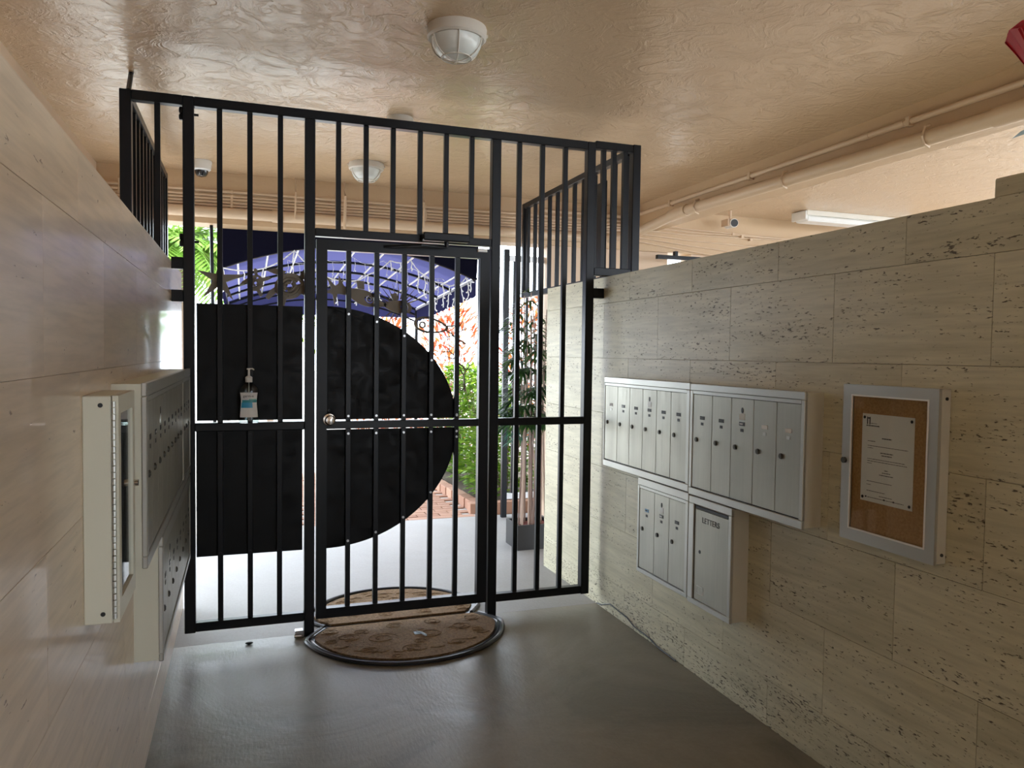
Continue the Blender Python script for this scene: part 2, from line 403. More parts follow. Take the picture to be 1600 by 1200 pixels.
# ------------------------------------------------------------------ security gate
gate = thing('security_gate', 'tall black steel bar gate with a door across the passage between the two stone walls', 'gate', (0.80, YG, 0))
ZT = 2.645
def post(x, z0, z1, w_=0.05, y=YG, parent=gate, name='post'): return part(name, B().box(x - w_ / 2, x + w_ / 2, y - w_ / 2, y + w_ / 2, z0, z1, bev=0.003), BLACK, parent)
post(-0.250, 0.075, ZT); post(0.309, 0.0, ZT - .045); post(1.284, 0.0, ZT - .045); post(1.845, 0.075, ZT)
post(-0.517, 1.868, ZT)
part('top_rail', B().box(-0.492, -0.275, YG - .025, YG + .025, ZT - .045, ZT, bev=.003).box(-0.225, 1.82, YG - .025, YG + .025, ZT - .045, ZT, bev=.003), BLACK, gate)
part('header_rail', B().box(0.334, 1.259, YG - .024, YG + .024, 2.026, 2.066, bev=.003), BLACK, gate)
part('mid_rail', B().box(-0.225, 0.284, YG - .02, YG + .02, 1.055, 1.096, bev=.003), BLACK, gate)
part('mid_rail', B().box(1.309, 1.82, YG - .02, YG + .02, 1.055, 1.096, bev=.003), BLACK, gate)
part('bottom_rail', B().box(-0.225, 0.284, YG - .02, YG + .02, 0.078, 0.122, bev=.003), BLACK, gate)
part('bottom_rail', B().box(1.309, 1.82, YG - .02, YG + .02, 0.078, 0.122, bev=.003), BLACK, gate)
def bars(xs, z0, z1, parent, w_=0.025, y=YG):
    o = None
    for x in xs:
        if o is None: o = part('bar', B().box(x - w_ / 2, x + w_ / 2, y - w_ / 2, y + w_ / 2, z0, z1, bev=.0015), BLACK, parent); x0 = x
        else: dupe(o, (x - x0, 0, 0))
bars([-0.112, 0.026, 0.165], 0.122, 1.055, gate); bars([-0.112, 0.026, 0.168], 1.096, ZT - .045, gate)
bars([1.42, 1.555, 1.692], 0.122, 1.055, gate); bars([1.42, 1.555, 1.692], 1.096, ZT - .045, gate)
bars([0.449, 0.587, 0.726, 0.868, 1.008, 1.149], 2.066, ZT - .045, gate)
bars([-0.384], 1.90, ZT - .045, gate)
part('steel_sheet', B().box(-0.219, 0.277, YG + .0135, YG + .0165, 1.104, 1.674), SHEET, gate)
part('steel_sheet', B().box(-0.222, 0.277, YG + .0135, YG + .0165, 0.437, 1.052), SHEET, gate)
for z in (1.655, 1.12, 1.035): pass
rv = B()
for x in (-0.112, 0.026, 0.165):
    for z in (1.655, 1.12, 1.035, 0.455): rv.cyl((x, YG - .0125, z), (x, YG - .0165, z), 0.006, 8)
part('rivet', rv, BLACK, gate, kind='stuff')
for xa, xb, z in ((-0.327, -0.275, 1.705), (-0.327, -0.275, 1.86), (1.87, 1.936, 1.80)):
    part('wall_bracket', B().box(xa, xb, YG - .022, YG + .022, z - .028, z + .028, bev=.002), BLACK, gate)
for z in (2.535, 1.94): part('hinge', B().lathe([(.001, 0), (.008, 0), (.011, .008), (.011, .022), (.007, .030), (.011, .038), (.011, .052), (.008, .06), (.001, .06)], (-0.281, YG, z), 12), BLACK, gate, sm=True)
for z in (2.565, 1.965): part('bolt_stud', B().cyl((-0.226, YG, z), (-0.205, YG, z), .006, 8), BLACK, gate)
part('ceiling_rod', B().cyl((-0.505, YG, ZT), (-0.515, YG + .17, ZC + .001), .0115, 12), BLACK, gate)
# floor plate beside the foot
part('floor_bolt', B().box(0.240, 0.282, YG - .03, YG + .01, 0, 0.035, bev=.003).cyl((0.235, YG - .035, 0.012), (0.270, YG - .035, 0.012), .009, 8), RIVET, gate)

# door leaf
DX0, DX1, DZ0, DZ1 = 0.342, 1.252, 0.083, 2.012
fr = B().ringprism([(DX0, DZ0), (DX1, DZ0), (DX1, DZ1), (DX0, DZ1)], [(DX0 + .052, DZ0 + .05), (DX1 - .055, DZ0 + .05), (DX1 - .055, DZ1 - .053), (DX0 + .052, DZ1 - .053)], 'XZ', YG - .021, YG + .021)
door = part('gate_door', fr, BLACK, gate)
part('cross_rail', B().box(DX0 + .052, DX1 - .055, YG - .02, YG + .02, 1.055, 1.094, bev=.002), BLACK, door)
DB = [0.502, 0.645, 0.789, 0.936, 1.076]
bars(DB, 0.133, 1.055, door); bars(DB, 1.094, DZ1 - .053, door)
def halfdisc(zlo, zhi):
    pts = []
    for i in range(61):
        t = -PI / 2 + PI * i / 60; x = 0.386 + 0.697 * math.cos(t); z = 1.058 + 0.622 * math.sin(t)
        if zlo <= z <= zhi: pts.append((x, z))
    if zlo > 1: x = 0.386 + 0.697 * math.sqrt(max(0, 1 - ((zlo - 1.058) / .622) ** 2)); pts = [(0.396, zlo), (x, zlo)] + pts + [(0.396, 1.68)]
    else: x = 0.386 + 0.697 * math.sqrt(max(0, 1 - ((zhi - 1.058) / .622) ** 2)); pts = [(0.396, 0.436)] + pts + [(x, zhi), (0.396, zhi)]
    return pts
part('steel_sheet', B().prism(halfdisc(1.1, 1.7), 'XZ', YG + .0135, YG + .0165), SHEET, door)
part('steel_sheet', B().prism(halfdisc(0.4, 1.05), 'XZ', YG + .0135, YG + .0165), SHEET, door)
rv = B()
for x in DB:
    h = 0.622 * math.sqrt(max(0, 1 - ((x - .386) / .697) ** 2))
    for z in (1.058 + h - .03, 1.12, 1.03, 1.058 - h + .03): rv.cyl((x, YG - .0125, z), (x, YG - .0175, z), .0065, 8)
part('rivet', rv, RIVET, door, kind='stuff')
kn = B().lathe([(0.001, -.022), (.030, -.022), (.033, -.026), (.030, -.031), (.014, -.034), (.012, -.052), (.022, -.058), (.026, -.070), (.021, -.080), (.009, -.0825), (.001, -.083)], (0.405, YG, 1.104), 20, 'Y')
part('door_knob', kn, CHROME, door, sm=True)
part('lock_plate', B().box(0.352, 0.392, YG - .0225, YG - .0215, 1.06, 1.15).cyl((.405, YG - .022, 1.15), (.405, YG - .028, 1.15), .006), BLACK, door)
part('contact_block', B().box(1.18, 1.232, YG - .034, YG - .0215, 1.992, 2.010, bev=.002), WHITEP, door, label='small white plastic contact block')
cl = part('door_closer', B().box(0.872, 1.122, YG - .085, YG - .026, 2.030, 2.073, bev=.006).cyl((1.0, YG - .055, 2.035), (1.0, YG - .055, 2.0), .012), BLACK, gate)
part('closer_arm', B().box(0.995, 1.005, YG - .06, YG - .05, 2.0, 2.006).tube([(1.0, YG - .055, 2.003), (0.85, YG - .13, 1.998), (0.68, YG - .03, 1.992)], .007), BLACK, cl)

# cages above the walls
def cage(name, label, X, dirx, y1, zb, xin):
    t = thing(name, label, 'railing', (X, (YG + y1) / 2, zb), 'side railings of the gate')
    ya = YG + .03
    part('top_rail', B().box(X - .02, X + .02, ya + .022, y1 - .022, ZT - .035, ZT + .005, bev=.002), BLACK, t)
    part('bottom_rail', B().box(X - .02, X + .02, ya + .022, y1 - .022, zb, zb + .04, bev=.002), BLACK, t)
    part('post', B().box(X - .022, X + .022, y1 - .022, y1 + .022, zb, ZT + .005, bev=.002), BLACK, t)
    n = int((y1 - ya) / 0.14); o = None; ys = [ya + (y1 - ya) * (k + .5) / n for k in range(n)]
    for k, y in enumerate(ys):
        wd = .0125
        if o is None: o = part('bar', B().box(X - wd, X + wd, y - wd, y + wd, zb + .04, ZT - .035, bev=.001), BLACK, t); y0 = y
        else: dupe(o, (0, y - y0, 0))
    return t
cage('side_railing', 'black bar railing running back above the left stone wall', -0.517, -1, 5.75, 1.875, -.5)
t = cage('side_railing', 'black bar railing running back above the right stone wall', 2.13, 1, 5.80, 1.90, 1.87)
part('front_post', B().box(2.105, 2.155, YG - .025, YG + .025, 1.90, ZT + .012, bev=.003), BLACK, t)
part('front_rail', B().box(1.871, 2.105, YG - .022, YG + .022, ZT - .033, ZT + .010, bev=.003), BLACK, t)
part('front_rail', B().box(1.871, 2.105, YG - .022, YG + .022, 1.90, 1.945, bev=.003), BLACK, t)
part('mid_post', B().box(2.105, 2.155, 4.52, 4.57, 1.941, ZT - .036, bev=.002), BLACK, t)
o = part('bar', B().box(1.915, 1.94, YG - .0125, YG + .0125, 1.945, ZT - .033), BLACK, t); dupe(o, (.065, 0, 0)); dupe(o, (.135, 0, 0))
part('hinge_plate', B().box(2.09, 2.104, YG + .30, YG + .42, 1.95, 2.52, bev=.003), BLACK, t)

# ------------------------------------------------------------------ mailboxes
def mailunit(label, y0, y1, z0, z1, doors, xf, xw, plates=(), style=None, zdoor=None, group=None, light=(), locky=1):
    """y0<y1, door edges list descending or ascending, xf face, xw wall"""
    s = 1 if xf < xw else -1         # wall lies towards +s
    t = thing('mailbox_unit', label, 'mailbox', (xw, (y0 + y1) / 2, z0), group)
    zd0, zd1 = zdoor
    d0, d1 = min(doors), max(doors)
    X = lambda d: xf + s * d
    def bx(a, b, y_0, y_1, z_0, z_1, bev=0): return (min(X(a), X(b)), max(X(a), X(b)), y_0, y_1, z_0, z_1, bev)
    dep = abs(xw - xf)
    part('housing', B().box(*bx(.012, dep, y0 + .004, y1 - .004, z0 + .004, z1 - .004)), CREAM if s < 0 else SIDEP, t)
    fb = B()
    for a in ((y0, y1, zd1, z1), (y0, y1, z0, zd0), (y0, d0, zd0, zd1), (d1, y1, zd0, zd1)): fb.box(*bx(0, .014, *a, .0025))
    part('frame', fb, ALU_F, t)
    part('trim_strip', B().box(*bx(.001, .012, d0, d1, zd1 - .014, zd1 - .001)), ALU_F, t)
    part('reveal', B().box(*bx(.010, .0118, d0, d1, zd0, zd1)), DARK, t)
    n = len(doors) - 1
    for i in range(n):
        a, b_ = sorted((doors[i], doors[i + 1]))
        dr = part('door', B().box(*bx(.003, .009, a + .0012, b_ - .0012, zd0 + .005, zd1 - .016, .001)), ALU, t)
        yc = (a + b_) / 2; zt = zd1
        xx = X(.003); o1 = X(.0018)
        m1 = CARD_GLINT if i in light else DARK  # pale slot colour stands in for light caught by empty metal slots
        fr_ = B().box(min(xx, o1), max(xx, o1), yc - .0175, yc + .0175, zt - .123, zt - .108)
        part('name_slot', fr_, (style or {}).get(i, m1), dr)
        part('number_slot', B().box(min(xx, o1), max(xx, o1), yc - .009, yc + .009, zt - .147, zt - .135), DARK if i not in light else ALU_F, dr)
        if i not in light:
            part('name_card', B().box(min(xx, X(.0013)), max(xx, X(.0013)), yc - .006, yc + .014, zt - .119, zt - .113), CARD_GLINT if (i == 1 and n != 5) or (i == 2 and n == 5) else GREYD, dr)
        yl = (b_ - .030) if locky > 0 else (a + .030)
        part('lock', B().cyl((X(.004), yl, zt - .212), (X(-.001), yl, zt - .212), .0105, 14).cyl((X(-.001), yl, zt - .212), (X(-.003), yl, zt - .212), .0065, 12), LOCK, dr, sm=True)
        if i in plates:
            part('peep_hole', B().lathe([(.0001, 0), (.0085, 0), (.0085, .0015), (.0001, .0015)], (min(X(.003), X(.0015)), yc, zt - .062), 12, 'X', (.75, 1.3)), DARK, dr)
            part('maker_plate', B().box(min(xx, o1), max(xx, o1), yc - .017, yc + .017, zt - .100, zt - .075), LENS, dr)
    return t
G_R = 'aluminium mailbox units'
mailunit('aluminium six-door mailbox unit on the right stone wall, next to the gate', 2.906, 3.755, .848, 1.332, [3.745, 3.601, 3.466, 3.331, 3.197, 3.067, 2.933], 1.85, XR, plates=(3,), zdoor=(.882, 1.30), group=G_R, light=(0,))
mailunit('aluminium five-door mailbox unit on the right stone wall, left of the notice board', 2.176, 2.904, .842, 1.330, [2.882, 2.739, 2.605, 2.462, 2.327, 2.195], 1.85, XR, plates=(2,), zdoor=(.874, 1.30), group=G_R, light=(3, 4))
mailunit('small three-door aluminium mailbox unit below the six-door unit', 2.900, 3.360, .374, .844, [3.341, 3.198, 3.064, 2.925], 1.85, XR, plates=(1,), zdoor=(.394, .808), group=G_R, style={0: BLUECARD})
# letter drop box
t = thing('letter_box', 'aluminium outgoing mail box with slot and one tall door, under the five-door unit', 'mailbox', (XR, 2.74, .365))
part('housing', B().box(1.862, XR, 2.585, 2.894, .368, .832), SIDEP, t)
fb = B()
for a in ((2.582, 2.897, .806, .838), (2.582, 2.897, .365, .388), (2.582, 2.604, .388, .806), (2.856, 2.897, .388, .806)): fb.box(1.85, 1.864, *a, .0025)
part('frame', fb, ALU_F, t)
dr = part('door', B().box(1.856, 1.8615, 2.610, 2.850, .393, .786, .001), ALU, t)
part('mail_slot', B().box(1.8555, 1.861, 2.612, 2.848, .789, .800), DARK, t)
part('key_hole', B().lathe([(.0001, 0), (.008, 0), (.008, .0012), (.0001, .0012)], (1.8548, 2.812, .604), 12, 'X'), DARK, dr)
part('emblem_plate', B().ringprism([(2.78, .42), (2.83, .42), (2.83, .455), (2.78, .455)], [(2.783, .423), (2.827, .423), (2.827, .452), (2.783, .452)], 'YZ', 1.8552, 1.8562), LENS, dr)
def text(name, body, size, loc, rot, m, parent, ext=0.0008, align='CENTER'):
    c = bpy.data.curves.new(name, 'FONT'); c.body = body; c.size = size; c.extrude = ext; c.align_x = align; c.align_y = 'CENTER'
    tmp = bpy.data.objects.new(name, c); dg = bpy.context.evaluated_depsgraph_get()
    col.objects.link(tmp); dg.update(); me = bpy.data.meshes.new_from_object(tmp.evaluated_get(dg)); col.objects.unlink(tmp); bpy.data.objects.remove(tmp)
    me.materials.append(m); o = bpy.data.objects.new(name, me); col.objects.link(o); WL[o.name] = Vector(loc)
    o.parent = parent; o.location = Vector(loc) - WL[parent.name]; o.rotation_euler = rot
    return o
RW = (PI / 2, 0, -PI / 2)     # readable on a wall facing -X
text('lettering', 'LETTERS', .034, (1.8555, 2.735, .745), RW, GREYD, dr, .0006)

# left wall units (cream housings seen edge on)
G_L = 'mailbox units on the left wall'
XFL = -0.242
ds = [2.232 + .1365 * k for k in range(10)]
mailunit('long aluminium mailbox unit on the left wall, behind the glazed cabinet', 2.205, 3.480, .868, 1.362, ds, XFL, XL, plates=(2,), zdoor=(.90, 1.325), group=G_L, locky=-1)
mailunit('narrow aluminium mailbox unit on the left wall, touching the gate post', 3.482, 3.90, .868, 1.362, [3.50, 3.63, 3.76, 3.885], XFL, XL, zdoor=(.90, 1.325), group=G_L, locky=-1)
mailunit('lower aluminium mailbox unit on the left wall near the floor', 2.60, 3.88, .465, .862, [2.625 + .154 * k for k in range(9)], XFL, XL, plates=(1,), zdoor=(.49, .83), group=G_L, locky=-1)

# ------------------------------------------------------------------ notice board right
t = thing('notice_board', 'glazed cork notice board in a grey aluminium frame on the right stone wall', 'notice board', (XR, 1.85, .85))
y0, y1, z0, z1 = 1.664, 2.036, .850, 1.364
part('case', B().box(1.899, XR, y0 + .001, y1 - .001, z0 + .001, z1 - .001, .002), SIDEP, t)
part('frame', B().ringprism([(y0, z0), (y1, z0), (y1, z1), (y0, z1)], [(y0 + .035, z0 + .040), (y1 - .038, z0 + .040), (y1 - .038, z1 - .035), (y0 + .035, z1 - .035)], 'YZ', 1.888, 1.8985), ALU_F, t)
part('inner_bead', B().ringprism([(y0 + .033, z0 + .038), (y1 - .036, z0 + .038), (y1 - .036, z1 - .033), (y0 + .033, z1 - .033)], [(y0 + .038, z0 + .043), (y1 - .041, z0 + .043), (y1 - .041, z1 - .038), (y0 + .038, z1 - .038)], 'YZ', 1.8865, 1.890), WHITEP, t)
part('cork_panel', B().box(1.8965, 1.8988, y0 + .036, y1 - .039, z0 + .041, z1 - .036), CORK, t)
part('glass_pane', B().box(1.8905, 1.8925, y0 + .037, y1 - .040, z0 + .042, z1 - .037), GLASS, t)
part('lock', B().cyl((1.889, 2.022, 1.111), (1.880, 2.022, 1.111), .010, 14), LOCK, t, sm=True)
part('screw', B().cyl((1.918, y0 + .001, 1.335), (1.918, y0 - .002, 1.335), .005, 10).cyl((1.918, y0 + .001, .878), (1.918, y0 - .002, .878), .005, 10), DARK, t)
ntc = thing('notice_sheet', 'white typed notice pinned to the cork behind the glass', 'paper', (1.896, 1.86, 1.0))
PX = 1.8955; py0, py1, pz0, pz1 = 1.752, 1.957, .990, 1.272
part('sheet', B().box(PX, PX + .0006, py0, py1, pz0, pz1), PAPER, ntc)
for a, b_ in ((py1 - .01, pz1 - .012), (py0 + .01, pz1 - .012), (py1 - .01, pz0 + .012), (py0 + .01, pz0 + .012)):
    part('push_pin', B().sph((PX - .0015, a, b_), .0050, .5, 1, 1, 10), DARK, ntc)
pr = B(); random.seed(3)
def tl(z, ya, yb, h=.0016):
    y = ya
    while y > yb:
        ww = random.uniform(.004, .012); e = max(yb, y - ww); pr.box(PX - .0004, PX, e, y, z - h / 2, z + h / 2); y = e - .0018
L = py1 - .025; Rr = py0 + .022; Cc = (py0 + py1) / 2
for z, a, b_, h in ((1.197, Cc + .02, Cc - .018, .0035), (1.185, L, L - .03, .0022), (1.170, L, Rr, .0018), (1.163, L, L - .022, .0016), (1.151, Cc + .025, Cc - .025, .0028), (1.143, Cc + .02, Cc - .02, .0028),
                    (1.128, L, Rr + .01, .0018), (1.121, L, Rr + .002, .0018), (1.114, L, L - .018, .0016), (1.097, Cc + .007, Cc - .007, .0022), (1.089, Cc + .016, Cc - .016, .0022), (1.081, Cc + .027, Cc - .027, .0024),
                    (1.056, L, L - .10, .0018), (1.045, L, L - .018, .0016), (1.025, L, L - .075, .0018), (1.013, Cc + .026, Cc - .026, .0018), (1.004, L - .004, Rr + .01, .0018), (1.234, L + .008, L - .045, .0032), (1.242, L - .01, L - .035, .0016)): tl(z, a, b_, h)
for y in (L + .002, Cc + .005, Cc - .032): pr.box(PX - .0006, PX, y - .003, y + .003, 1.002, 1.007)
pr.box(PX - .0004, PX, L + .002, L + .006, 1.238, 1.262).box(PX - .0004, PX, L - .008, L - .004, 1.238, 1.262).box(PX - .0004, PX, L - .008, L + .004, 1.256, 1.260)
part('print', pr, INK, ntc)

# left glazed cabinet
t = thing('display_cabinet', 'cream glazed wall cabinet with a piano hinge, nearest the camera on the left wall', 'cabinet', (XL, 1.96, .85))
y0, y1, z0, z1 = 1.832, 2.092, .852, 1.348
CX = -0.268
part('case', B().box(XL, CX - .004, y0, y1, z0, z1, .002), CREAM, t)
part('frame', B().ringprism([(y0 + .006, z0), (y1, z0), (y1, z1), (y0 + .006, z1)], [(y0 + .04, z0 + .045), (y1 - .035, z0 + .045), (y1 - .035, z1 - .04), (y0 + .04, z1 - .04)], 'YZ', CX - .002, CX + .010), CREAM, t)
part('backing', B().box(CX - .0035, CX - .001, y0 + .038, y1 - .033, z0 + .043, z1 - .038), mat('dark_felt', (0.05, 0.05, 0.055), 0.7), t)
part('glass_pane', B().box(CX + .003, CX + .005, y0 + .039, y1 - .034, z0 + .044, z1 - .039), GLASS, t)
hg = B()
for k in range(34): hg.cyl((CX + .001, y0 + .002, z0 + .01 + k * .014), (CX + .001, y0 + .002, z0 + .022 + k * .014), .0045, 8)
part('piano_hinge', hg, ALU_F, t, kind='stuff')
part('screw', B().cyl((-.292, y0 + .001, z1 - .02), (-.292, y0 - .0015, z1 - .02), .005, 10), DARK, t)
part('screw', B().cyl((-.290, y0 + .001, z0 + .022), (-.290, y0 - .0015, z0 + .022), .005, 10), DARK, t)
part('lock', B().cyl((CX + .010, y1 - .018, 1.12), (CX + .020, y1 - .018, 1.12), .0085, 12), CHROME, t, sm=True)

# ------------------------------------------------------------------ soap bottle
t = thing('sanitizer_bottle', 'clear pump bottle of hand sanitizer standing on the gate mid rail', 'bottle', (0.018, 3.938, 1.097))
bx0, by0, bz0 = .020, 3.9335, 1.0965
prof = [(.001, 0), (.044, 0), (.047, .006), (.0475, .03), (.043, .08), (.041, .10), (.044, .135), (.0465, .15), (.044, .168), (.030, .186), (.016, .194), (.0155, .20), (.001, .20)]
part('bottle_body', B().lathe(prof, (bx0, by0, bz0), 24, 'Z', (1.0, .44)), GEL, t, sm=True)
part('gel', B().lathe([(r_ * .93 if r_ > .002 else .001, h_ * .70 + .004) for r_, h_ in prof[:9]] + [(.001, .1216)], (bx0, by0, bz0), 24, 'Z', (1.0, .44)), glassm('gel_fluid', (0.80, 0.86, 0.86)), t, sm=True)
def lab(z_0, z_1, m, name, k=1.03, a0=1.18, a1=1.82):
    bb = B(); rows = []
    def rad(z):
        for (ra, ha), (rb, hb) in zip(prof[1:], prof[2:]):
            if ha <= z <= hb and hb > ha: return ra + (rb - ra) * (z - ha) / (hb - ha)
        return .04
    for i in range(7):
        z = z_0 + (z_1 - z_0) * i / 6; row = []
        for j in range(13):
            th = PI * (a0 + (a1 - a0) * j / 12); rr_ = rad(z) * k
            row.append(bb.bm.verts.new((bx0 + rr_ * math.cos(th), by0 + rr_ * .44 * math.sin(th) - .0006, bz0 + z)))
        rows.append(row)
    for i in range(6):
        for j in range(12): bb.bm.faces.new((rows[i][j], rows[i][j + 1], rows[i + 1][j + 1], rows[i + 1][j]))
    return part(name, bb, m, t, sm=True)
lb = lab(.028, .148, PAPER, 'label_sticker')
lab(.074, .100, BLUE, 'label_band', 1.06, 1.22, 1.62); lab(.100, .112, TEAL, 'label_band', 1.06, 1.25, 1.8)
lab(.112, .118, mat('pale_teal_print', (0.25, 0.5, 0.45), .4), 'label_band', 1.055, 1.5, 1.78)
text('lettering', 'germ-x', .017, (bx0 - .002, by0 - .0222, bz0 + .131), (PI / 2, 0, 0), INK, t, .0004)
pm = B().lathe([(.001, .198), (.0165, .198), (.0165, .222), (.012, .226), (.006, .230), (.005, .262), (.001, .262)], (bx0, by0, bz0), 16)
part('pump_collar', pm, WHITEP, t, sm=True)
part('pump_head', B().box(bx0 - .010, bx0 + .008, by0 - .006, by0 + .006, bz0 + .258, bz0 + .266, .002).tube([(bx0, by0, bz0 + .263), (bx0 + .016, by0 - .004, bz0 + .264), (bx0 + .024, by0 - .006, bz0 + .258)], .0035), WHITEP, t)
part('dip_tube', B().cyl((bx0, by0, bz0 + .01), (bx0, by0, bz0 + .20), .0025, 8), WHITEP, t)

# ------------------------------------------------------------------ door mats
def halfmat(name, label, yflat, sgn, x0, x1, depth, flatband, rim):
    cx = (x0 + x1) / 2; a = (x1 - x0) / 2
    t = thing(name, label, 'doormat', (cx, yflat + sgn * depth / 2, 0), 'half-round doormats')
    def arc(a_, d_, n=60): return [(cx + a_ * math.cos(PI * i / n) * (1 - .19 * max(0, 1 - math.sin(PI * i / n) / .22) ** 1.5), yflat + sgn * d_ * math.sin(PI * i / n) ** 0.85) for i in range(n + 1)]
    o1 = arc(a, depth); 
    part('rubber_backing', B().prism(o1, 'XY', 0.0, .006), RUBBER, t)
    part('rubber_rim', B().tube([(x, y, .009) for x, y in o1], .011, 8), RUBBER, t, sm=True)
    if rim: part('rubber_rim', B().tube([(x, y, .0075) for x, y in arc(a - .024, depth - .024)], .007, 6), RUBBER, t, sm=True)
    k = .042
    o2 = [(x, y + sgn * .012) for x, y in arc(a - k, depth - k - .012)]
    part('coir_pile', B().prism(o2, 'XY', .006, .0175), COIR, t)
    pb = B()
    random.seed(5)
    # raised scroll relief
    def scroll(px, py, R, turns, ph):
        pts = []
        for i in range(26):
            q = i / 25; th = ph + q * turns * 2 * PI; rr_ = R * (1 - .72 * q)
            x = px + rr_ * math.cos(th); y = py + rr_ * .8 * math.sin(th)
            pts.append((x, y, .0170))
        pb.tube(pts, .0030, 5)
    D = depth
    for px, py, R in ((cx - .15, .42, .085), (cx + .09, .42, .085), (cx - .31, .32, .065), (cx + .27, .32, .065), (cx + .36, .14, .055), (cx - .39, .14, .05), (cx - .03, .72, .06), (cx + .20, .68, .05), (cx - .24, .66, .05), (cx - .06, .15, .05), (cx + .15, .14, .05), (cx - .24, .22, .045), (cx + .03, .58, .04), (cx + .34, .45, .04), (cx - .4, .38, .035), (cx - .12, .85, .03)):
        scroll(px, yflat + sgn * D * py, R * min(1, D / .5), 1.7, px * 9)
    for k_ in range(9):
        x = cx - .36 + k_ * .09; y = yflat + sgn * (D * (.85 * math.sqrt(max(0, 1 - ((x - cx) / a) ** 2))) - .05)
        pb.tube([(x - .035, y, .0175), (x, y + sgn * .015, .018), (x + .035, y, .0175)], .003, 5)
    part('raised_scrolls', pb, COIR, t, kind='stuff')
    return t
halfmat('doormat', 'half-round brown coir doormat with black rubber rim, in front of the gate', 4.010, -1, .275, 1.322, .575, 0, True)
m2 = halfmat('doormat', 'half-round brown coir doormat lying behind the gate', 4.030, 1, .300, 1.285, .555, 0, False)
pb = B().tube([(.83, 3.79, .022), (.85, 3.765, .024), (.865, 3.73, .022)], .006, 6).box(.815, .85, 3.765, 3.80, .018, .021)
tag(part('paper_scrap', pb, mat('pale_blue_paper', (.45, .55, .65), .7), None), 'crumpled pale scrap lying on the middle of the front doormat', 'scrap')

# ------------------------------------------------------------------ ceiling lights
def bulkhead(label, x, y):
    t = thing('ceiling_light', label, 'ceiling light', (x, y, ZC), 'round bulkhead ceiling lights')
    part('base_ring', B().lathe([(.001, 0), (.122, 0), (.124, -.006), (.122, -.040), (.114, -.048), (.104, -.046), (.001, -.046)], (x, y, ZC), 36), GREYP, t, sm=True)
    part('glass_bowl', B().lathe([(.103, -.046), (.100, -.07), (.088, -.095), (.065, -.113), (.035, -.121), (.001, -.123)], (x, y, ZC), 32), LENS, t, sm=True)
    g = B()
    for a in (0.35, 0.35 + PI / 3, 0.35 + 2 * PI / 3):
        pts = []
        for i in range(17):
            th = PI * i / 16; pts.append((x + math.cos(a) * .112 * math.cos(th), y + math.sin(a) * .112 * math.cos(th), ZC - .044 - .088 * math.sin(th)))
        g.tube(pts, .0028, 6)
    g.tube([(x + .062 * math.cos(2 * PI * i / 20), y + .062 * math.sin(2 * PI * i / 20), ZC - .120) for i in range(20)], .0026, 6, closed=True)
    part('wire_guard', g, GREYP, t, sm=True)
    part('lug', B().box(x - .132, x - .12, y - .006, y + .006, ZC - .02, ZC - .008).box(x + .12, x + .132, y - .006, y + .006, ZC - .02, ZC - .008), GREYP, t)
bulkhead('round caged bulkhead light on the ceiling in front of the gate', .824, 3.09)
t = thing('ceiling_fixture', 'short white round fixture on the ceiling just above the gate top rail', 'ceiling fixture', (.835, 4.36, ZC))
part('housing', B().lathe([(.001, 0), (.074, 0), (.075, -.05), (.070, -.055), (.001, -.055)], (.835, 4.36, ZC), 28), GREYP, t, sm=True); part('face_plate', B().lathe([(.001, -.0552), (.058, -.0552), (.056, -.058), (.001, -.058)], (.835, 4.36, ZC), 24), WHITEP, t)
bulkhead('caged bulkhead light on the ceiling farthest back, seen through the gate bars', .815, 5.50)
# dome camera
t = thing('dome_camera', 'white dome security camera on the ceiling behind the gate', 'camera', (-.285, 5.86, ZC))
part('housing', B().lathe([(.001, 0), (.068, 0), (.070, -.01), (.062, -.062), (.050, -.070), (.001, -.070)], (-.285, 5.86, ZC), 28), WHITEP, t, sm=True)
part('dome', B().lathe([(.046, -.069), (.043, -.090), (.030, -.108), (.001, -.115)], (-.285, 5.86, ZC), 24), DOME, t, sm=True)
# bullet camera
t = thing('bullet_camera', 'small bullet security camera hanging under the ceiling beyond the right wall', 'camera', (4.22, 5.98, ZC))
part('mount', B().cyl((4.19, 5.98, ZC), (4.19, 5.98, 2.70), .012).box(4.145, 4.165, 5.95, 6.05, 2.64, 2.70), WALLP, t)
part('barrel', B().cyl((4.222, 6.06, 2.668), (4.20, 5.93, 2.662), .040, 20), WHITEP, t, sm=True)
part('lens', B().cyl((4.2005, 5.932, 2.662), (4.199, 5.924, 2.6616), .034, 20), DARK, t, sm=True)
# fluorescent fixture
t = thing('fluorescent_light', 'white fluorescent tube light on the ceiling above the right wall', 'ceiling light', (5.4, 5.75, ZC))
part('channel', B().box(4.78, 6.02, 5.66, 5.86, ZC - .045, ZC, .004), mat('chipped_white_enamel', (.72, .68, .60), .5), t)
part('diffuser', B().box(4.80, 6.0, 5.675, 5.845, ZC - .095, ZC - .046, .012), TUBE, t)
o = part('end_cap', B().box(4.765, 4.79, 5.665, 5.855, ZC - .085, ZC - .005, .004), WHITEP, t)

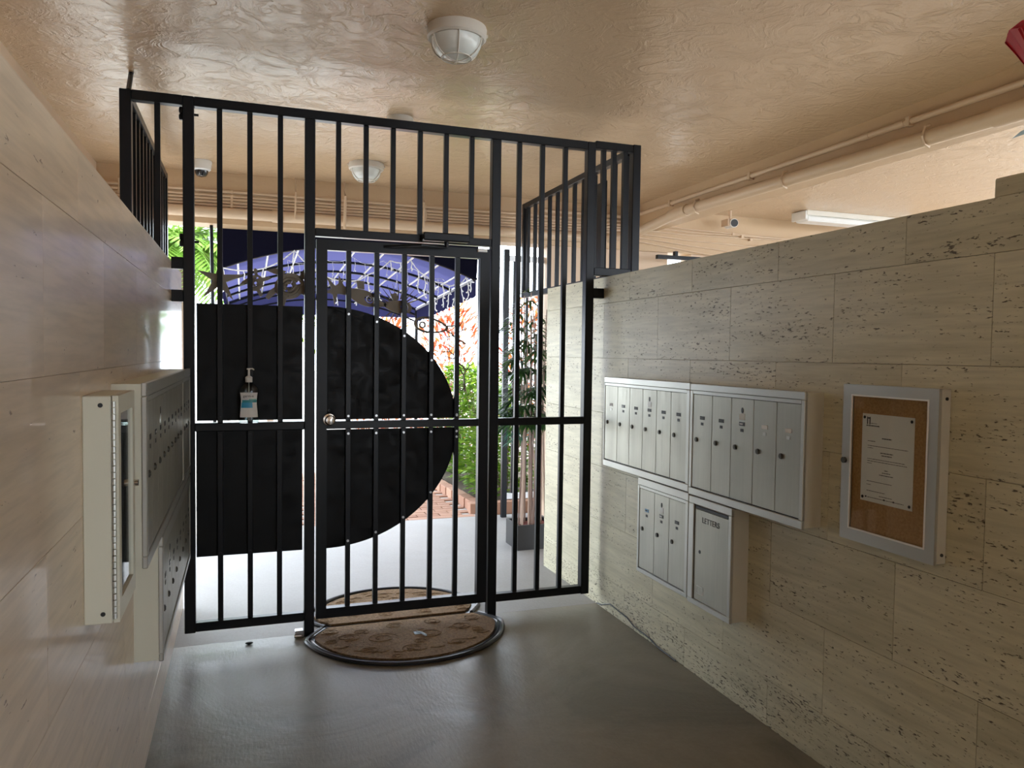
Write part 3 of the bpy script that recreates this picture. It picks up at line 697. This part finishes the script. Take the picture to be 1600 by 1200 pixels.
# ------------------------------------------------------------------ pipes
def pipe(label, pts, rad, clips=(), name='pipe', group=None, couplings=()):
    t = thing(name, label, 'pipe', pts[0], group)
    part('run', B().tube(pts, rad, 12), PIPE, t, sm=True)
    for a, b_ in couplings: part('coupling', B().cyl(a, b_, rad * 1.18, 14), PIPE, t, sm=True)
    for c in clips: part('clip', c, PIPE, t)
    return t
def clipY(x, y, z, r_): return B().tube([(x + .0, y, z + r_ * 1.5), (x - r_ * .8, y, z + r_ * 1.2), (x - r_ * 1.18, y, z), (x - r_ * .8, y, z - r_ * .9), (x, y, z - r_ * 1.2)], .007, 6)
pipe('thin painted conduit along the beam face above the thick pipe', [(3.282, -1.0, 2.685), (3.282, 2.5, 2.688), (3.282, 5.9, 2.690), (3.27, 6.12, 2.69), (3.2, 6.178, 2.688), (2.4, 6.182, 2.686)], .0165,
     [B().box(3.262, 3.30, y - .012, y + .012, 2.664, 2.712) for y in (1.4, 3.13, 4.46, 5.5)], couplings=(((3.282, 3.40, 2.689), (3.282, 3.46, 2.689)), ((3.282, 3.16, 2.689), (3.282, 3.22, 2.689))))
pipe('thick painted pipe running along the bottom edge of the beam', [(3.255, -1.0, 2.555), (3.255, 2.5, 2.560), (3.255, 5.15, 2.585), (3.24, 5.40, 2.575), (3.19, 5.60, 2.53), (3.14, 5.76, 2.49), (3.10, 5.94, 2.478), (3.05, 6.03, 2.476)], .040,
     [clipY(3.255, y, 2.562 + .006 * (y - 2.5), .041) for y in (2.35, 2.98, 4.05, 5.05)], couplings=(((3.255, 2.40, 2.5595), (3.255, 2.62, 2.5605)), ((3.25, 5.2, 2.584), (3.238, 5.42, 2.574))))
pipe('thick painted pipe running across the rear beam above the canopy', [(3.04, 6.085, 2.475), (2.96, 6.13, 2.475), (2.8, 6.158, 2.475), (-.985, 6.158, 2.475)], .040, couplings=(((.28, 6.158, 2.475), (.20, 6.158, 2.475)),))
for i, (z, rd, dx) in enumerate(((2.640, .011, 0), (2.606, .009, 0), (2.582, .009, 0), (2.558, .009, 0), (2.534, .008, 0))):
    pipe(['topmost', 'second', 'third', 'fourth', 'lowest'][i] + ' of the thin conduits on the rear beam face', [(-1.0, 6.186, z), (2.6, 6.186, z + .002), (3.2, 6.186, z + .01)], rd, [B().box(x - .008, x + .008, 6.176, 6.20, z - .012, z + .012) for x in (-.09, 1.4)], name='conduit', group='thin conduits along the rear beam')
for i, (x, za, zb, rd) in enumerate(((.372, ZC, 2.46, .006), (.745, ZC, 2.41, .011), (1.372, ZC, 2.46, .007), (-.84, ZC, 2.56, .007))):
    pipe(['short drop cable with a free end on the rear beam, left of the gate door', 'vertical conduit on the rear beam behind the farthest ceiling light', 'drop cable on the rear beam above the gate door closer', 'drop conduit at the far left end of the rear beam'][i], [(x, 6.17, za), (x, 6.165, za - .05), (x - .002, 6.103, 2.66), (x - .006, 6.103, zb)], rd, name='drop_conduit')
for i in range(6):
    z0_ = 2.64 - .034 * i; dz = (0, .03, .05, .0, -.05, -.1)[i]
    pipe(['topmost', 'second', 'third', 'fourth', 'fifth', 'lowest'][i] + ' of the cables fanning out on the rear wall above the right stone wall', [(3.33, 6.18, z0_ + .01), (3.9, 6.18, z0_ - .02 + dz * .3), (4.8, 6.18, z0_ - .04 + dz), (6.5, 6.18, z0_ - .06 + dz * 1.3)], .006, [B().box(4.35 + .1 * i, 4.375 + .1 * i, 6.165, 6.20, z0_ - .035 + dz * .6 - .012, z0_ - .035 + dz * .6 + .012)], name='cable', group='cables on the rear wall')
t = thing('window_rail', 'dark metal rail end crossing the small opening above the right wall', 'rail', (3.65, 6.0, 2.33))
part('cross_bar', B().box(3.46, 3.95, 6.0, 6.04, 2.31, 2.345), BLACK, t); part('stub', B().box(3.635, 3.665, 6.0, 6.04, 2.345, 2.385), BLACK, t); part('leg', B().box(3.88, 3.92, 6.0, 6.04, 0, 2.31), BLACK, t)

# ------------------------------------------------------------------ canopy outside
CY0, CY1, CXL, CXRr = 6.45, 8.95, -.178, 1.916
SL = -.058
def archz(x, y, off=0):
    q = (x - (CXL + CXRr) / 2) / ((CXRr - CXL) / 2); return 2.335 - .225 * q * q * (1 + 0.0 * q) + SL * (y - 6.45) + off
t = thing('entrance_canopy', 'blue canvas barrel canopy over the path outside the gate', 'canopy', (.87, 7.7, 0))
bb = B(); NX, NY = 18, 5; g0 = []
for j in range(NY + 1):
    y = CY0 + (CY1 - CY0) * j / NY
    g0.append([bb.bm.verts.new((CXL + (CXRr - CXL) * i / NX, y, archz(CXL + (CXRr - CXL) * i / NX, y, .012))) for i in range(NX + 1)])
for j in range(NY):
    for i in range(NX): bb.bm.faces.new((g0[j][i], g0[j][i + 1], g0[j + 1][i + 1], g0[j + 1][i]))
part('canvas_roof', bb, AWN, t, sm=True)
def arcpts(y, off=0, n=18): return [(CXL + (CXRr - CXL) * i / n, archz(CXL + (CXRr - CXL) * i / n, y, off)) for i in range(n + 1)]
ga = arcpts(6.45, -.02); part('gable_panel', B().prism([(CXL, 2.45)] + [(a, b_) for a, b_ in ga] + [(CXRr + .02, 2.45)], 'XZ', 6.435, 6.445), AWN_D, t)
part('far_gable', B().prism([(a, b_) for a, b_ in arcpts(8.95, .02)] + [(CXRr, 1.86), (CXL, 1.86)], 'XZ', 8.952, 8.956), AWN_F, t)
for zz in (.07, .15): part('far_bar', B().tube([(a, 8.94, b_ - zz) for a, b_ in arcpts(8.95)], .010, 5), BLACK, t)
for y in (6.47, 7.25, 7.80, 8.30, 8.93):
    part('rib', B().tube([(a, y, b_ - .012) for a, b_ in arcpts(y)], .013, 6), BLACK, t)
for x in (-.05, .18, .42, .66, .90, 1.14, 1.38, 1.60, 1.80):
    part('purlin', B().tube([(x, CY0, archz(x, CY0, -.004)), (x, CY1, archz(x, CY1, -.004))], .009, 6), WPIPE, t)
for x in (CXL, CXRr):
    part('eave_bar', B().tube([(x, CY0, archz(x, CY0, -.01)), (x, CY1, archz(x, CY1, -.01))], .013, 6), BLACK, t)
    v = B(); n = 14; pts = [(CY0, archz(x, CY0)), (CY1, archz(x, CY1))]
    for i in range(n * 4 + 1):
        y = CY1 + (CY0 - CY1) * i / (n * 4); pts.append((y, archz(x, y) - .155 - .012 * abs(math.sin(PI * i / 4 / 1.0))))
    v.prism(pts, 'YZ', x - .002, x + .002); part('valance', v, AWN_V, t)
tw = B()
for k in range(70):
    y = 6.5 + k * .034; tw.cyl((CXRr - .016, y, archz(CXRr, y) - .025), (CXRr - .016, y + .022, archz(CXRr, y) - .005), .006, 5)
part('lacing_cord', tw, WHITEP, t, kind='stuff')
part('support_pole', B().cyl((-.205, 6.30, 0), (-.238, 6.30, 2.41), .013, 10), BLACK, t)
part('far_pole', B().cyl((CXL, 8.9, -.03), (CXL, 8.9, 1.98), .02, 10), WPIPE, t); part('far_pole', B().cyl((CXRr, 8.9, -.03), (CXRr, 8.9, 1.98), .02, 10), BLACK, t)

# icicle lights
t = thing('string_lights', 'white icicle string lights draped along the front of the blue canopy', 'string lights', (.87, 6.4, 2.1))
anch = [(-.16, 2.09), (.144, 2.10), (.379, 2.255), (.579, 2.08), (.81, 2.03), (.967, 2.09), (1.153, 2.215), (1.326, 2.225), (1.448, 2.107), (1.605, 2.05), (1.72, 2.04), (1.81, 2.105), (1.90, 2.07)]
wb = B(); bl = B(); random.seed(11); pts = []
for (xa, za), (xb, zb) in zip(anch[:-1], anch[1:]):
    for i in range(6):
        q = i / 6; pts.append((xa + (xb - xa) * q, 6.40 + random.uniform(-.006, .006), za + (zb - za) * q - .02 * math.sin(PI * q)))
wb.tube(pts, .0052, 4)
for k in range(0, len(pts), 3):
    x, y, z = pts[k]; L_ = random.choice((.10, .18, .26, .22)); dp = [(x, y, z)]; n_ = int(L_ / .03)
    for i in range(n_):
        x += random.uniform(-.010, .010); z -= .03; dp.append((x, y + random.uniform(-.004, .004), z))
        if i % 2: bl.cyl((x, y, z), (x + random.choice((-1, 1)) * .016, y, z - .014), .006, 5)
    wb.tube(dp, .0045, 4)
# a second looser strand above
p2 = []
for i in range(60):
    q = i / 59; x = .35 + 1.4 * q; p2.append((x, 6.9 + .02 * math.sin(i), archz(x, 6.9) - .02 - .05 * abs(math.sin(q * 16))))
wb.tube(p2, .0020, 4)
for i in range(0, 60, 4):
    x, y, z = p2[i]; wb.tube([(x, y, z), (x + .01, y, z - .06), (x - .004, y, z - .12 - .05 * (i % 3))], .0018, 4); bl.cyl((x, y, z - .1), (x + .014, y, z - .12), .0035, 5)
part('wire', wb, WIREM, t); part('bulbs', bl, WIREM, t, kind='stuff')

# ------------------------------------------------------------------ metal sea ornaments behind the gate
YO = YG + .045
def orn(name, label, cat, polys, tubes=(), th=.004, c=(0, 0), m=ORN, eyes=()):
    t = thing(name, label, cat, (c[0], YO, c[1]), 'metal sea ornaments hanging on the gate')
    for nm, p in polys: part(nm, B().prism(p, 'XZ', YO - th / 2, YO + th / 2), m, t)
    for nm, p, r_ in tubes: part(nm, B().tube([(a, YO, b_) for a, b_ in p], r_, 5), m, t)
    return t
def star(cx, cz, R, r_, n, ph, var=0.0):
    pts = []
    for i in range(n):
        a = ph + 2 * PI * i / n; pts.append((cx + R * (1 + var * math.sin(i * 2.3)) * math.cos(a), cz + R * (1 + var * math.sin(i * 2.3)) * math.sin(a)))
        a += PI / n; pts.append((cx + r_ * math.cos(a), cz + r_ * math.sin(a)))
    return pts
orn('starfish_ornament', 'large five-armed metal starfish left of the gate post lights', 'ornament', [('starfish', star(-.115, 1.795, .118, .032, 5, .25, .05))], c=(-.115, 1.795))
def turtle(cx, cz, s, rot, label):
    def T(p): 
        x, z = p; return (cx + s * (x * math.cos(rot) - z * math.sin(rot)), cz + s * (x * math.sin(rot) + z * math.cos(rot)))
    n = 24; outer = [T((math.cos(2 * PI * i / n), .86 * math.sin(2 * PI * i / n))) for i in range(n)]
    inner = [T((.72 * math.cos(2 * PI * i / n), .58 * math.sin(2 * PI * i / n))) for i in range(n)]
    t = thing('turtle_ornament', label, 'ornament', (cx, YO, cz), 'metal sea ornaments hanging on the gate')
    part('shell_rim', B().ringprism(outer, inner, 'XZ', YO - .003, YO + .003), ORN, t)
    sw = B()
    for R_, a0, a1, k_ in ((.60, .2, 2.6, 0), (.60, 2.9, 6.0, 0), (.34, .9, 3.6, 0), (.34, 4.0, 6.9, 0), (.80, 0, .1, 1)):
        pts = [T((R_ * math.cos(a0 + (a1 - a0) * q / 12), .84 * R_ * math.sin(a0 + (a1 - a0) * q / 12))) for q in range(13)]
        if not k_: sw.tube([(x, YO, z) for x, z in pts], s * .125, 6)
    for a in range(7):
        th = a * 2 * PI / 7 + .3; p, q = T((.16 * math.cos(th), .14 * math.sin(th))), T((.84 * math.cos(th + .35), .72 * math.sin(th + .35)))
        sw.tube([(p[0], YO, p[1]), (q[0], YO, q[1])], s * .07, 5)
    part('shell_swirl', sw, ORN, t)
    part('head', B().prism([T(p) for p in ((.80, .35), (1.1, .62), (1.45, .78), (1.62, .62), (1.5, .35), (1.15, .22), (.9, .02))], 'XZ', YO - .003, YO + .003), ORN, t)
    for p in (((-.2, .8), (.2, 1.0), (-.45, 1.45), (-1.0, 1.5), (-.65, 1.15)), ((.5, -.72), (.85, -.45), (1.3, -1.1), (1.25, -1.5), (.8, -1.1)), ((-.9, .3), (-1.0, -.1), (-1.6, -.35), (-1.75, -.1), (-1.3, .2)), ((-.5, -.7), (-.85, -.45), (-1.35, -1.1), (-1.0, -1.3))):
        part('flipper', B().prism([T(q) for q in p], 'XZ', YO - .003, YO + .003), ORN, t)
turtle(.052, 1.785, .042, 1.2, 'small metal turtle between the starfish and the big turtle')
turtle(.215, 1.775, .075, .4, 'big metal turtle with swirl shell left of the gate door')
orn('seahorse_ornament', 'spiky metal starfish at the left edge of the gate door', 'ornament', [('starfish', star(.440, 1.765, .075, .022, 5, .9, .15))], c=(.44, 1.765))
def fish(cx, cz, s, rot, label, wire=False):
    def T(p): x, z = p; return (cx + s * (x * math.cos(rot) - z * math.sin(rot)), cz + s * (x * math.sin(rot) + z * math.cos(rot)))
    t = thing('fish_ornament', label, 'ornament', (cx, YO, cz), 'metal sea ornaments hanging on the gate')
    n = 22
    body = [(math.cos(2 * PI * i / n), .45 * math.sin(2 * PI * i / n) * (1 + .25 * math.cos(2 * PI * i / n))) for i in range(n)]
    inn = [(a * (.86 if wire else .28) + (0 if wire else .45), b_ * (.74 if wire else .5) + (0 if wire else .02)) for a, b_ in body]
    part('body', B().ringprism([T(p) for p in body], [T(p) for p in inn], 'XZ', YO - .003, YO + .003), ORN, t)
    tail = ((-.85, .12), (-1.25, .25), (-1.75, .75), (-1.5, .05), (-1.8, -.6), (-1.25, -.2), (-.85, -.12))
    if wire: part('tail', B().tube([(x, YO, z) for x, z in [T(p) for p in tail]], .004, 5, closed=True), ORN, t)
    else: part('tail', B().prism([T(p) for p in tail], 'XZ', YO - .003, YO + .003), ORN, t)
    if not wire: part('fin', B().prism([T(p) for p in ((-.4, .38), (.0, .48), (-.2, .95), (-.65, .8))], 'XZ', YO - .003, YO + .003), ORN, t)
    part('eye', B().ringprism([T((.5 + .2 * math.cos(2 * PI * i / 12), .05 + .2 * math.sin(2 * PI * i / 12))) for i in range(12)], [T((.5 + .11 * math.cos(2 * PI * i / 12), .05 + .11 * math.sin(2 * PI * i / 12))) for i in range(12)], 'XZ', YO - .003, YO + .003), ORN, t)
    return t
fish(.575, 1.735, .085, -.35, 'solid metal fish with a round eye in the gate door')
t = fish(.765, 1.69, .075, -.1, 'metal lionfish with long spines in the gate door')
sp = B(); 
for i in range(11):
    a = .3 + i * .25; x0_, z0_ = .765 + .05 * math.cos(a), 1.70 + .03 * math.sin(a); sp.tube([(x0_, YO, z0_), (x0_ + .075 * math.cos(a), YO + .003, z0_ + .085 * math.sin(a))], [.004, .001], 4)
for i in range(6):
    a = -.5 - i * .38; x0_, z0_ = .765 + .05 * math.cos(a), 1.68 + .03 * math.sin(a); sp.tube([(x0_, YO, z0_), (x0_ + .06 * math.cos(a), YO - .003, z0_ + .05 * math.sin(a))], [.004, .001], 4)
part('spines', sp, ORN, t)
fish(.945, 1.595, .095, PI - .15, 'outline wire fish facing away in the right half of the gate door', wire=True)
random.seed(21)
cb = B()
def branch(x, z, a, L_, r_, d):
    pts = [(x, YO, z)]
    for i in range(4): a += random.uniform(-.45, .45); x += math.cos(a) * L_ / 4; z += math.sin(a) * L_ / 4; pts.append((x, YO + random.uniform(-.003, .003), z))
    cb.tube(pts, [r_ * (1 - .1 * i) for i in range(5)], 5)
    if d: branch(x, z, a + .6, L_ * .68, r_ * .75, d - 1); branch(x, z, a - .5, L_ * .68, r_ * .75, d - 1)
branch(1.135, 1.24, 1.9, .09, .0055, 2); branch(1.135, 1.36, 2.2, .08, .0055, 2); branch(1.14, 1.50, 2.5, .07, .005, 2)
cb.tube([(1.118 + .022 * (1 - i / 30) * math.cos(i * .45), YO, 1.262 + .022 * (1 - i / 30) * math.sin(i * .45)) for i in range(28)], .003, 5)
tag(part('coral_ornament', cb, ORN), 'branching metal coral on the right bar side of the gate door', 'ornament', 'metal sea ornaments hanging on the gate')

# ------------------------------------------------------------------ outer leaf at the right outside
t = thing('outer_gate', 'open outer gate leaf of black posts standing beyond the potted palm', 'gate', (2.3, 6.35, 0))
for x, y in ((2.165, 6.36), (2.62, 6.52)): part('post', B().box(x - .024, x + .024, y - .02, y + .02, 0, 2.36, .002), BLACK, t)
part('rail', B().box(2.19, 2.60, 6.36, 6.39, 2.26, 2.31), WPIPE, t, label='pale grey rail'); part('rail', B().box(2.19, 2.60, 6.36, 6.39, 1.21, 1.26), WPIPE, t, label='pale grey rail'); part('rail', B().box(2.19, 2.60, 6.36, 6.39, .16, .21), WPIPE, t, label='pale grey rail')
o = part('bar', B().box(2.235, 2.257, 6.362, 6.384, .21, 2.26), BLACK, t)
for k in (1, 2): dupe(o, (.12 * k, 0, 0))

# ------------------------------------------------------------------ potted palm
t = thing('potted_palm', 'tall artificial bamboo palm in a black box planter outside the gate', 'potted plant', (2.05, 5.37, 0))
px0, px1, py0_, py1_ = 1.895, 2.20, 5.235, 5.50
part('planter', B().box(px0, px1, py0_, py0_ + .015, 0, .185).box(px0, px1, py1_ - .015, py1_, 0, .185).box(px0, px0 + .015, py0_ + .015, py1_ - .015, 0, .185).box(px1 - .015, px1, py0_ + .015, py1_ - .015, 0, .185), POT, t)
part('mulch', B().box(px0 + .015, px1 - .015, py0_ + .015, py1_ - .015, 0.01, .160), SOIL, t)
random.seed(17); tips = []
for k in range(26):
    bx_ = random.uniform(px0 + .03, px1 - .03); by_ = random.uniform(py0_ + .03, py1_ - .03)
    tx = bx_ + random.uniform(-.07, .07); ty = by_ + random.uniform(-.05, .05); H_ = random.uniform(1.1, 1.95)
    part('cane', B().tube([(bx_, by_, .15), (bx_ * .6 + tx * .4 + random.uniform(-.012, .012), by_ * .6 + ty * .4, H_ * .5), (tx, ty, H_)], [.0062, .0055, .004], 6), CANE, t)
    tips.append((tx, ty, H_))
for k in range(120):
    tx, ty, H_ = random.choice(tips); z = H_ - random.uniform(0, .75); z = max(z, .95)
    low = z < 1.12
    a = random.uniform(0, 2 * PI); el = random.uniform(-.1, .7); L_ = random.uniform(.13, .24)
    base = Vector((tx, ty, z)); d = Vector((math.cos(a) * math.cos(el), math.sin(a) * math.cos(el), math.sin(el)))
    hub = base + d * L_ * .6; fb = B(); fb.tube([base, hub], .0022, 4)
    nl = 9
    for i in range(nl):
        sp_ = (i - nl / 2 + .5) * .24; dd = Matrix.Rotation(sp_, 3, 'Z') @ d; dd.z += random.uniform(-.35, .1)
        fb.leaf(hub, dd, random.uniform(.13, .22), .021, .75, seg=4)
    part('frond', fb, L_PALM, t)
for k in range(9):
    a = PI + random.uniform(-1.2, 1.2); z = random.uniform(.80, 1.12); base = Vector((1.97 + random.uniform(-.05, .1), 5.37 + random.uniform(-.08, .08), z)); d = Vector((math.cos(a), math.sin(a), .35)); fb = B()
    for i in range(14):
        dd = Matrix.Rotation((i - 7) * .16, 3, 'Z') @ d; fb.leaf(base, dd, random.uniform(.13, .2), .008, 1.3, seg=4)
    part('frond', fb, L_BLUE, t, label='blue-green plastic frond')

# ------------------------------------------------------------------ paving, border and planting outside
pv = struct('paving_outside', B().box(-.6, 2.0, 6.462, 9.6, -.03, -.012), GROUNDM)
first = None; random.seed(2)
x = .60
cnt = 0
for i in range(7):
    for j in range(32):
        xx = .62 + i * .205 - (.10 if j % 2 else 0); yy = 6.52 + j * .0985
        if xx + .1 > 2.0 or yy > 9.3: continue
        if first is None: first = part('brick', B().box(xx - .098, xx + .098, yy - .045, yy + .045, -.03, 0.0, .003), BRICK, pv); f0 = (xx, yy)
        else: dupe(first, (xx - f0[0], yy - f0[1], random.uniform(-.0015, .0015)))
        cnt += 1
bed = struct('planting_bed', B().box(2.08, 6.5, 6.72, 9.5, -.03, .05), mat('bed_soil', (.08, .055, .035), .95))
first = None
for k in range(16):
    xx = 2.03 + k * .205
    if first is None: first = part('brick', B().box(xx - .1, xx + .1, 6.60, 6.70, -.03, .085, .004), BRICK, bed); f0 = xx
    else: dupe(first, (xx - f0, 0, 0))
first = None
for k in range(13):
    yy = 6.81 + k * .205
    if first is None: first = part('brick', B().box(1.965, 2.07, yy - .1, yy + .1, -.03, .08, .004), BRICK, bed); f0 = yy
    else: dupe(first, (-.008 * k, yy - f0, 0))
def shrub(name, label, cat, cx, cy, z0_, rx, ry, h, nleaf, m, lw, ll, group=None, stems=5, droop=.4, up=.2):
    t = thing(name, label, cat, (cx, cy, z0_), group)
    st = B(); lf = B()
    for k in range(stems):
        a = random.uniform(0, 2 * PI); q = random.uniform(.2, .8)
        st.tube([(cx + rx * .1 * math.cos(a), cy + ry * .1 * math.sin(a), z0_), (cx + rx * .5 * q * math.cos(a), cy + ry * .5 * q * math.sin(a), z0_ + h * .5), (cx + rx * q * math.cos(a), cy + ry * q * math.sin(a), z0_ + h * .92)], [.012, .009, .004], 5)
    for k in range(nleaf):
        a = random.uniform(0, 2 * PI); rr_ = random.uniform(.35, 1) ** .5; zz = random.uniform(.04, 1)
        kk = math.sin(PI * min(1, .25 + zz * .7)) ** .5
        p = (cx + rx * rr_ * kk * math.cos(a), cy + ry * rr_ * kk * math.sin(a), z0_ + h * zz)
        d = Vector((math.cos(a + random.uniform(-.9, .9)), math.sin(a + random.uniform(-.9, .9)), random.uniform(-.3, .6) + up))
        lf.leaf(p, d, ll * random.uniform(.7, 1.2), lw * random.uniform(.7, 1.2), droop, seg=2)
    part('stems', st, STEM, t); part('foliage', lf, m, t, kind='stuff')
    return t
random.seed(31)
for i, (x, y, h) in enumerate(((2.43, 7.15, 1.08), (3.25, 7.2, 1.15), (2.46, 8.0, 1.25), (4.1, 7.3, 1.1), (2.45, 8.85, 1.25), (4.95, 7.3, 1.15))):
    shrub('hedge_shrub', ['bright green leafy shrub nearest the brick border corner', 'green shrub right of the border corner, behind the outer gate', 'green shrub behind the nearest one', 'green shrub hidden behind the potted palm', 'farthest green shrub beside the canopy', 'green shrub behind the right stone wall end'][i], 'shrub', x, y, .05, .37, .36, h, 2800, L_HEDGE, .050, .095, 'green shrubs in the brick-edged bed')
for i, (x, y, h) in enumerate(((2.65, 10.1, 2.1), (3.95, 10.3, 2.3), (2.0, 11.6, 2.2))):
    shrub('croton_bush', ['red and orange leaved bush above the green shrubs', 'red leaved bush farther right behind the palm', 'orange leaved bush at the far end of the canopy'][i], 'bush', x, y, -.03, .55, .5, h, 1500, L_CROT, .046, .20, 'red leaved bushes behind the hedge', up=.5)
# bright fan palms left
def fanpalm(label, cx, cy, h, R, n):
    t = thing('palm_tree', label, 'palm', (cx, cy, -.03), 'bright green palms outside left')
    part('trunk', B().tube([(cx, cy, -.03), (cx + .03, cy, h * .5), (cx, cy, h)], [.07, .06, .05], 8), STEM, t)
    for k in range(n):
        a = 2 * PI * k / n * 2.4; el = random.uniform(-.4, 1.0); d = Vector((math.cos(a) * math.cos(el), math.sin(a) * math.cos(el), math.sin(el))); fb = B()
        p = Vector((cx, cy, h)); pts = [p.copy()]; dd = d.copy()
        for i in range(6):
            dd = (dd + Vector((0, 0, -.13))).normalized(); p = p + dd * R / 6; pts.append(p.copy())
            sd = dd.cross(Vector((0, 0, 1))); sd = sd.normalized() if sd.length > .05 else Vector((1, 0, 0))
            for s in (-1, 1):
                for q in range(3): fb.leaf(p - dd * R / 6 * q / 3, sd * s + dd * .7, .34 * R * (1.1 - i / 8), .05, .5, seg=2)
        fb.tube(pts, .007, 4); part('frond', fb, L_TREE, t)
random.seed(8)
fanpalm('bright green palm outside, just left of the canopy', -.74, 10.4, 2.80, 1.15, 50)
fanpalm('bright green palm farther behind on the left', -1.3, 13.2, 3.1, 1.5, 40)
fanpalm('pale green palm far beyond the canopy end', .5, 16.5, 2.1, 1.3, 16)
t = thing('garden_fence', 'low pale slatted fence outside at the far left', 'fence', (-1.0, 7.4, 0))
part('rail', B().box(-1.5, -.45, 7.39, 7.43, 1.92, 1.96), WHITEP, t); part('rail', B().box(-1.5, -.45, 7.39, 7.43, .1, .14), WHITEP, t)
o = part('slat', B().box(-.49, -.46, 7.36, 7.39, .0, 2.0), BLACK, t)
for k in range(1, 11): dupe(o, (-.1 * k, 0, 0))

# ------------------------------------------------------------------ silk rose on the wall
t = thing('silk_rose', 'red artificial rose with green leaves at the top right corner above the stone wall', 'flower', (2.02, 1.46, 1.948))
rc = Vector((1.968, 1.430, 2.245)); rb = B(); random.seed(4)
rings = ((.022, .030, 3, 1.0), (.040, .040, 5, .8), (.060, .055, 6, .55), (.076, .070, 7, .3))
for R_, ph_, n_, cl_ in rings:
    for k in range(n_):
        a = 2 * PI * k / n_ + R_ * 40; rows = []
        for i in range(5):
            v = i / 4; row = []
            for j in range(5):
                uu = (j - 2) / 2; aa = a + uu * (.95 if n_ > 4 else 1.2); rad = R_ * (.35 + .75 * v + (1 - cl_) * .35 * v * v) * (1 + .05 * uu * uu)
                z = -.085 + (.165 + .008 * cl_) * v * (1 - .12 * uu * uu) - (1 - cl_) * .02 * v
                row.append(rb.bm.verts.new(rc + Vector((rad * math.cos(aa), rad * math.sin(aa), z))))
            rows.append(row)
        for i in range(4):
            for j in range(4): rb.bm.faces.new((rows[i][j], rows[i][j + 1], rows[i + 1][j + 1], rows[i + 1][j]))
part('petals', rb, ROSE, t, sm=True)
part('calyx', B().lathe([(.001, -.135), (.018, -.13), (.045, -.105), (.062, -.075), (.050, -.072), (.001, -.10)], rc, 14), ROSEL, t, sm=True)
part('stem', B().tube([(1.968, 1.430, 2.12), (1.99, 1.44, 2.06), (2.02, 1.44, 1.97)], .004, 6), ROSEL, t)
for a, z, L_ in ((3.3, 2.17, .085), (4.5, 2.20, .09), (.6, 2.18, .09), (4.1, 2.16, .08), (2.2, 2.11, .09), (1.7, 2.17, .07), (2.9, 2.14, .08)):
    part('leaf', B().leaf((1.980, 1.436, z - .05), (math.cos(a), math.sin(a), .25), L_, .06, .8, seg=4), ROSEL, t, sm=True)
part('foot', B().lathe([(.001, 0), (.05, 0), (.055, .02), (.03, .035), (.001, .035)], (2.02, 1.44, 1.948), 18), ROSEL, t, sm=True)

# debris and a crack on the floor edge
tag(part('pebble', B().sph((.02, 3.93, .006), .012, 1.6, .8, .5, 10), DARK), 'small dark pebble on the floor under the left gate panel', 'pebble')

wr_ = B().tube([(1.931, 3.97, .008), (1.931, 3.90, .020), (1.931, 3.80, .055), (1.931, 3.695, .050), (1.931, 3.597, .046), (1.931, 3.52, .025), (1.931, 3.358, .021), (1.931, 3.27, .006), (1.928, 3.10, .005)], .0035, 6)
tag(part('loose_wire', wr_, DARK), 'thin dark loose wire lying along the foot of the right stone wall', 'wire')
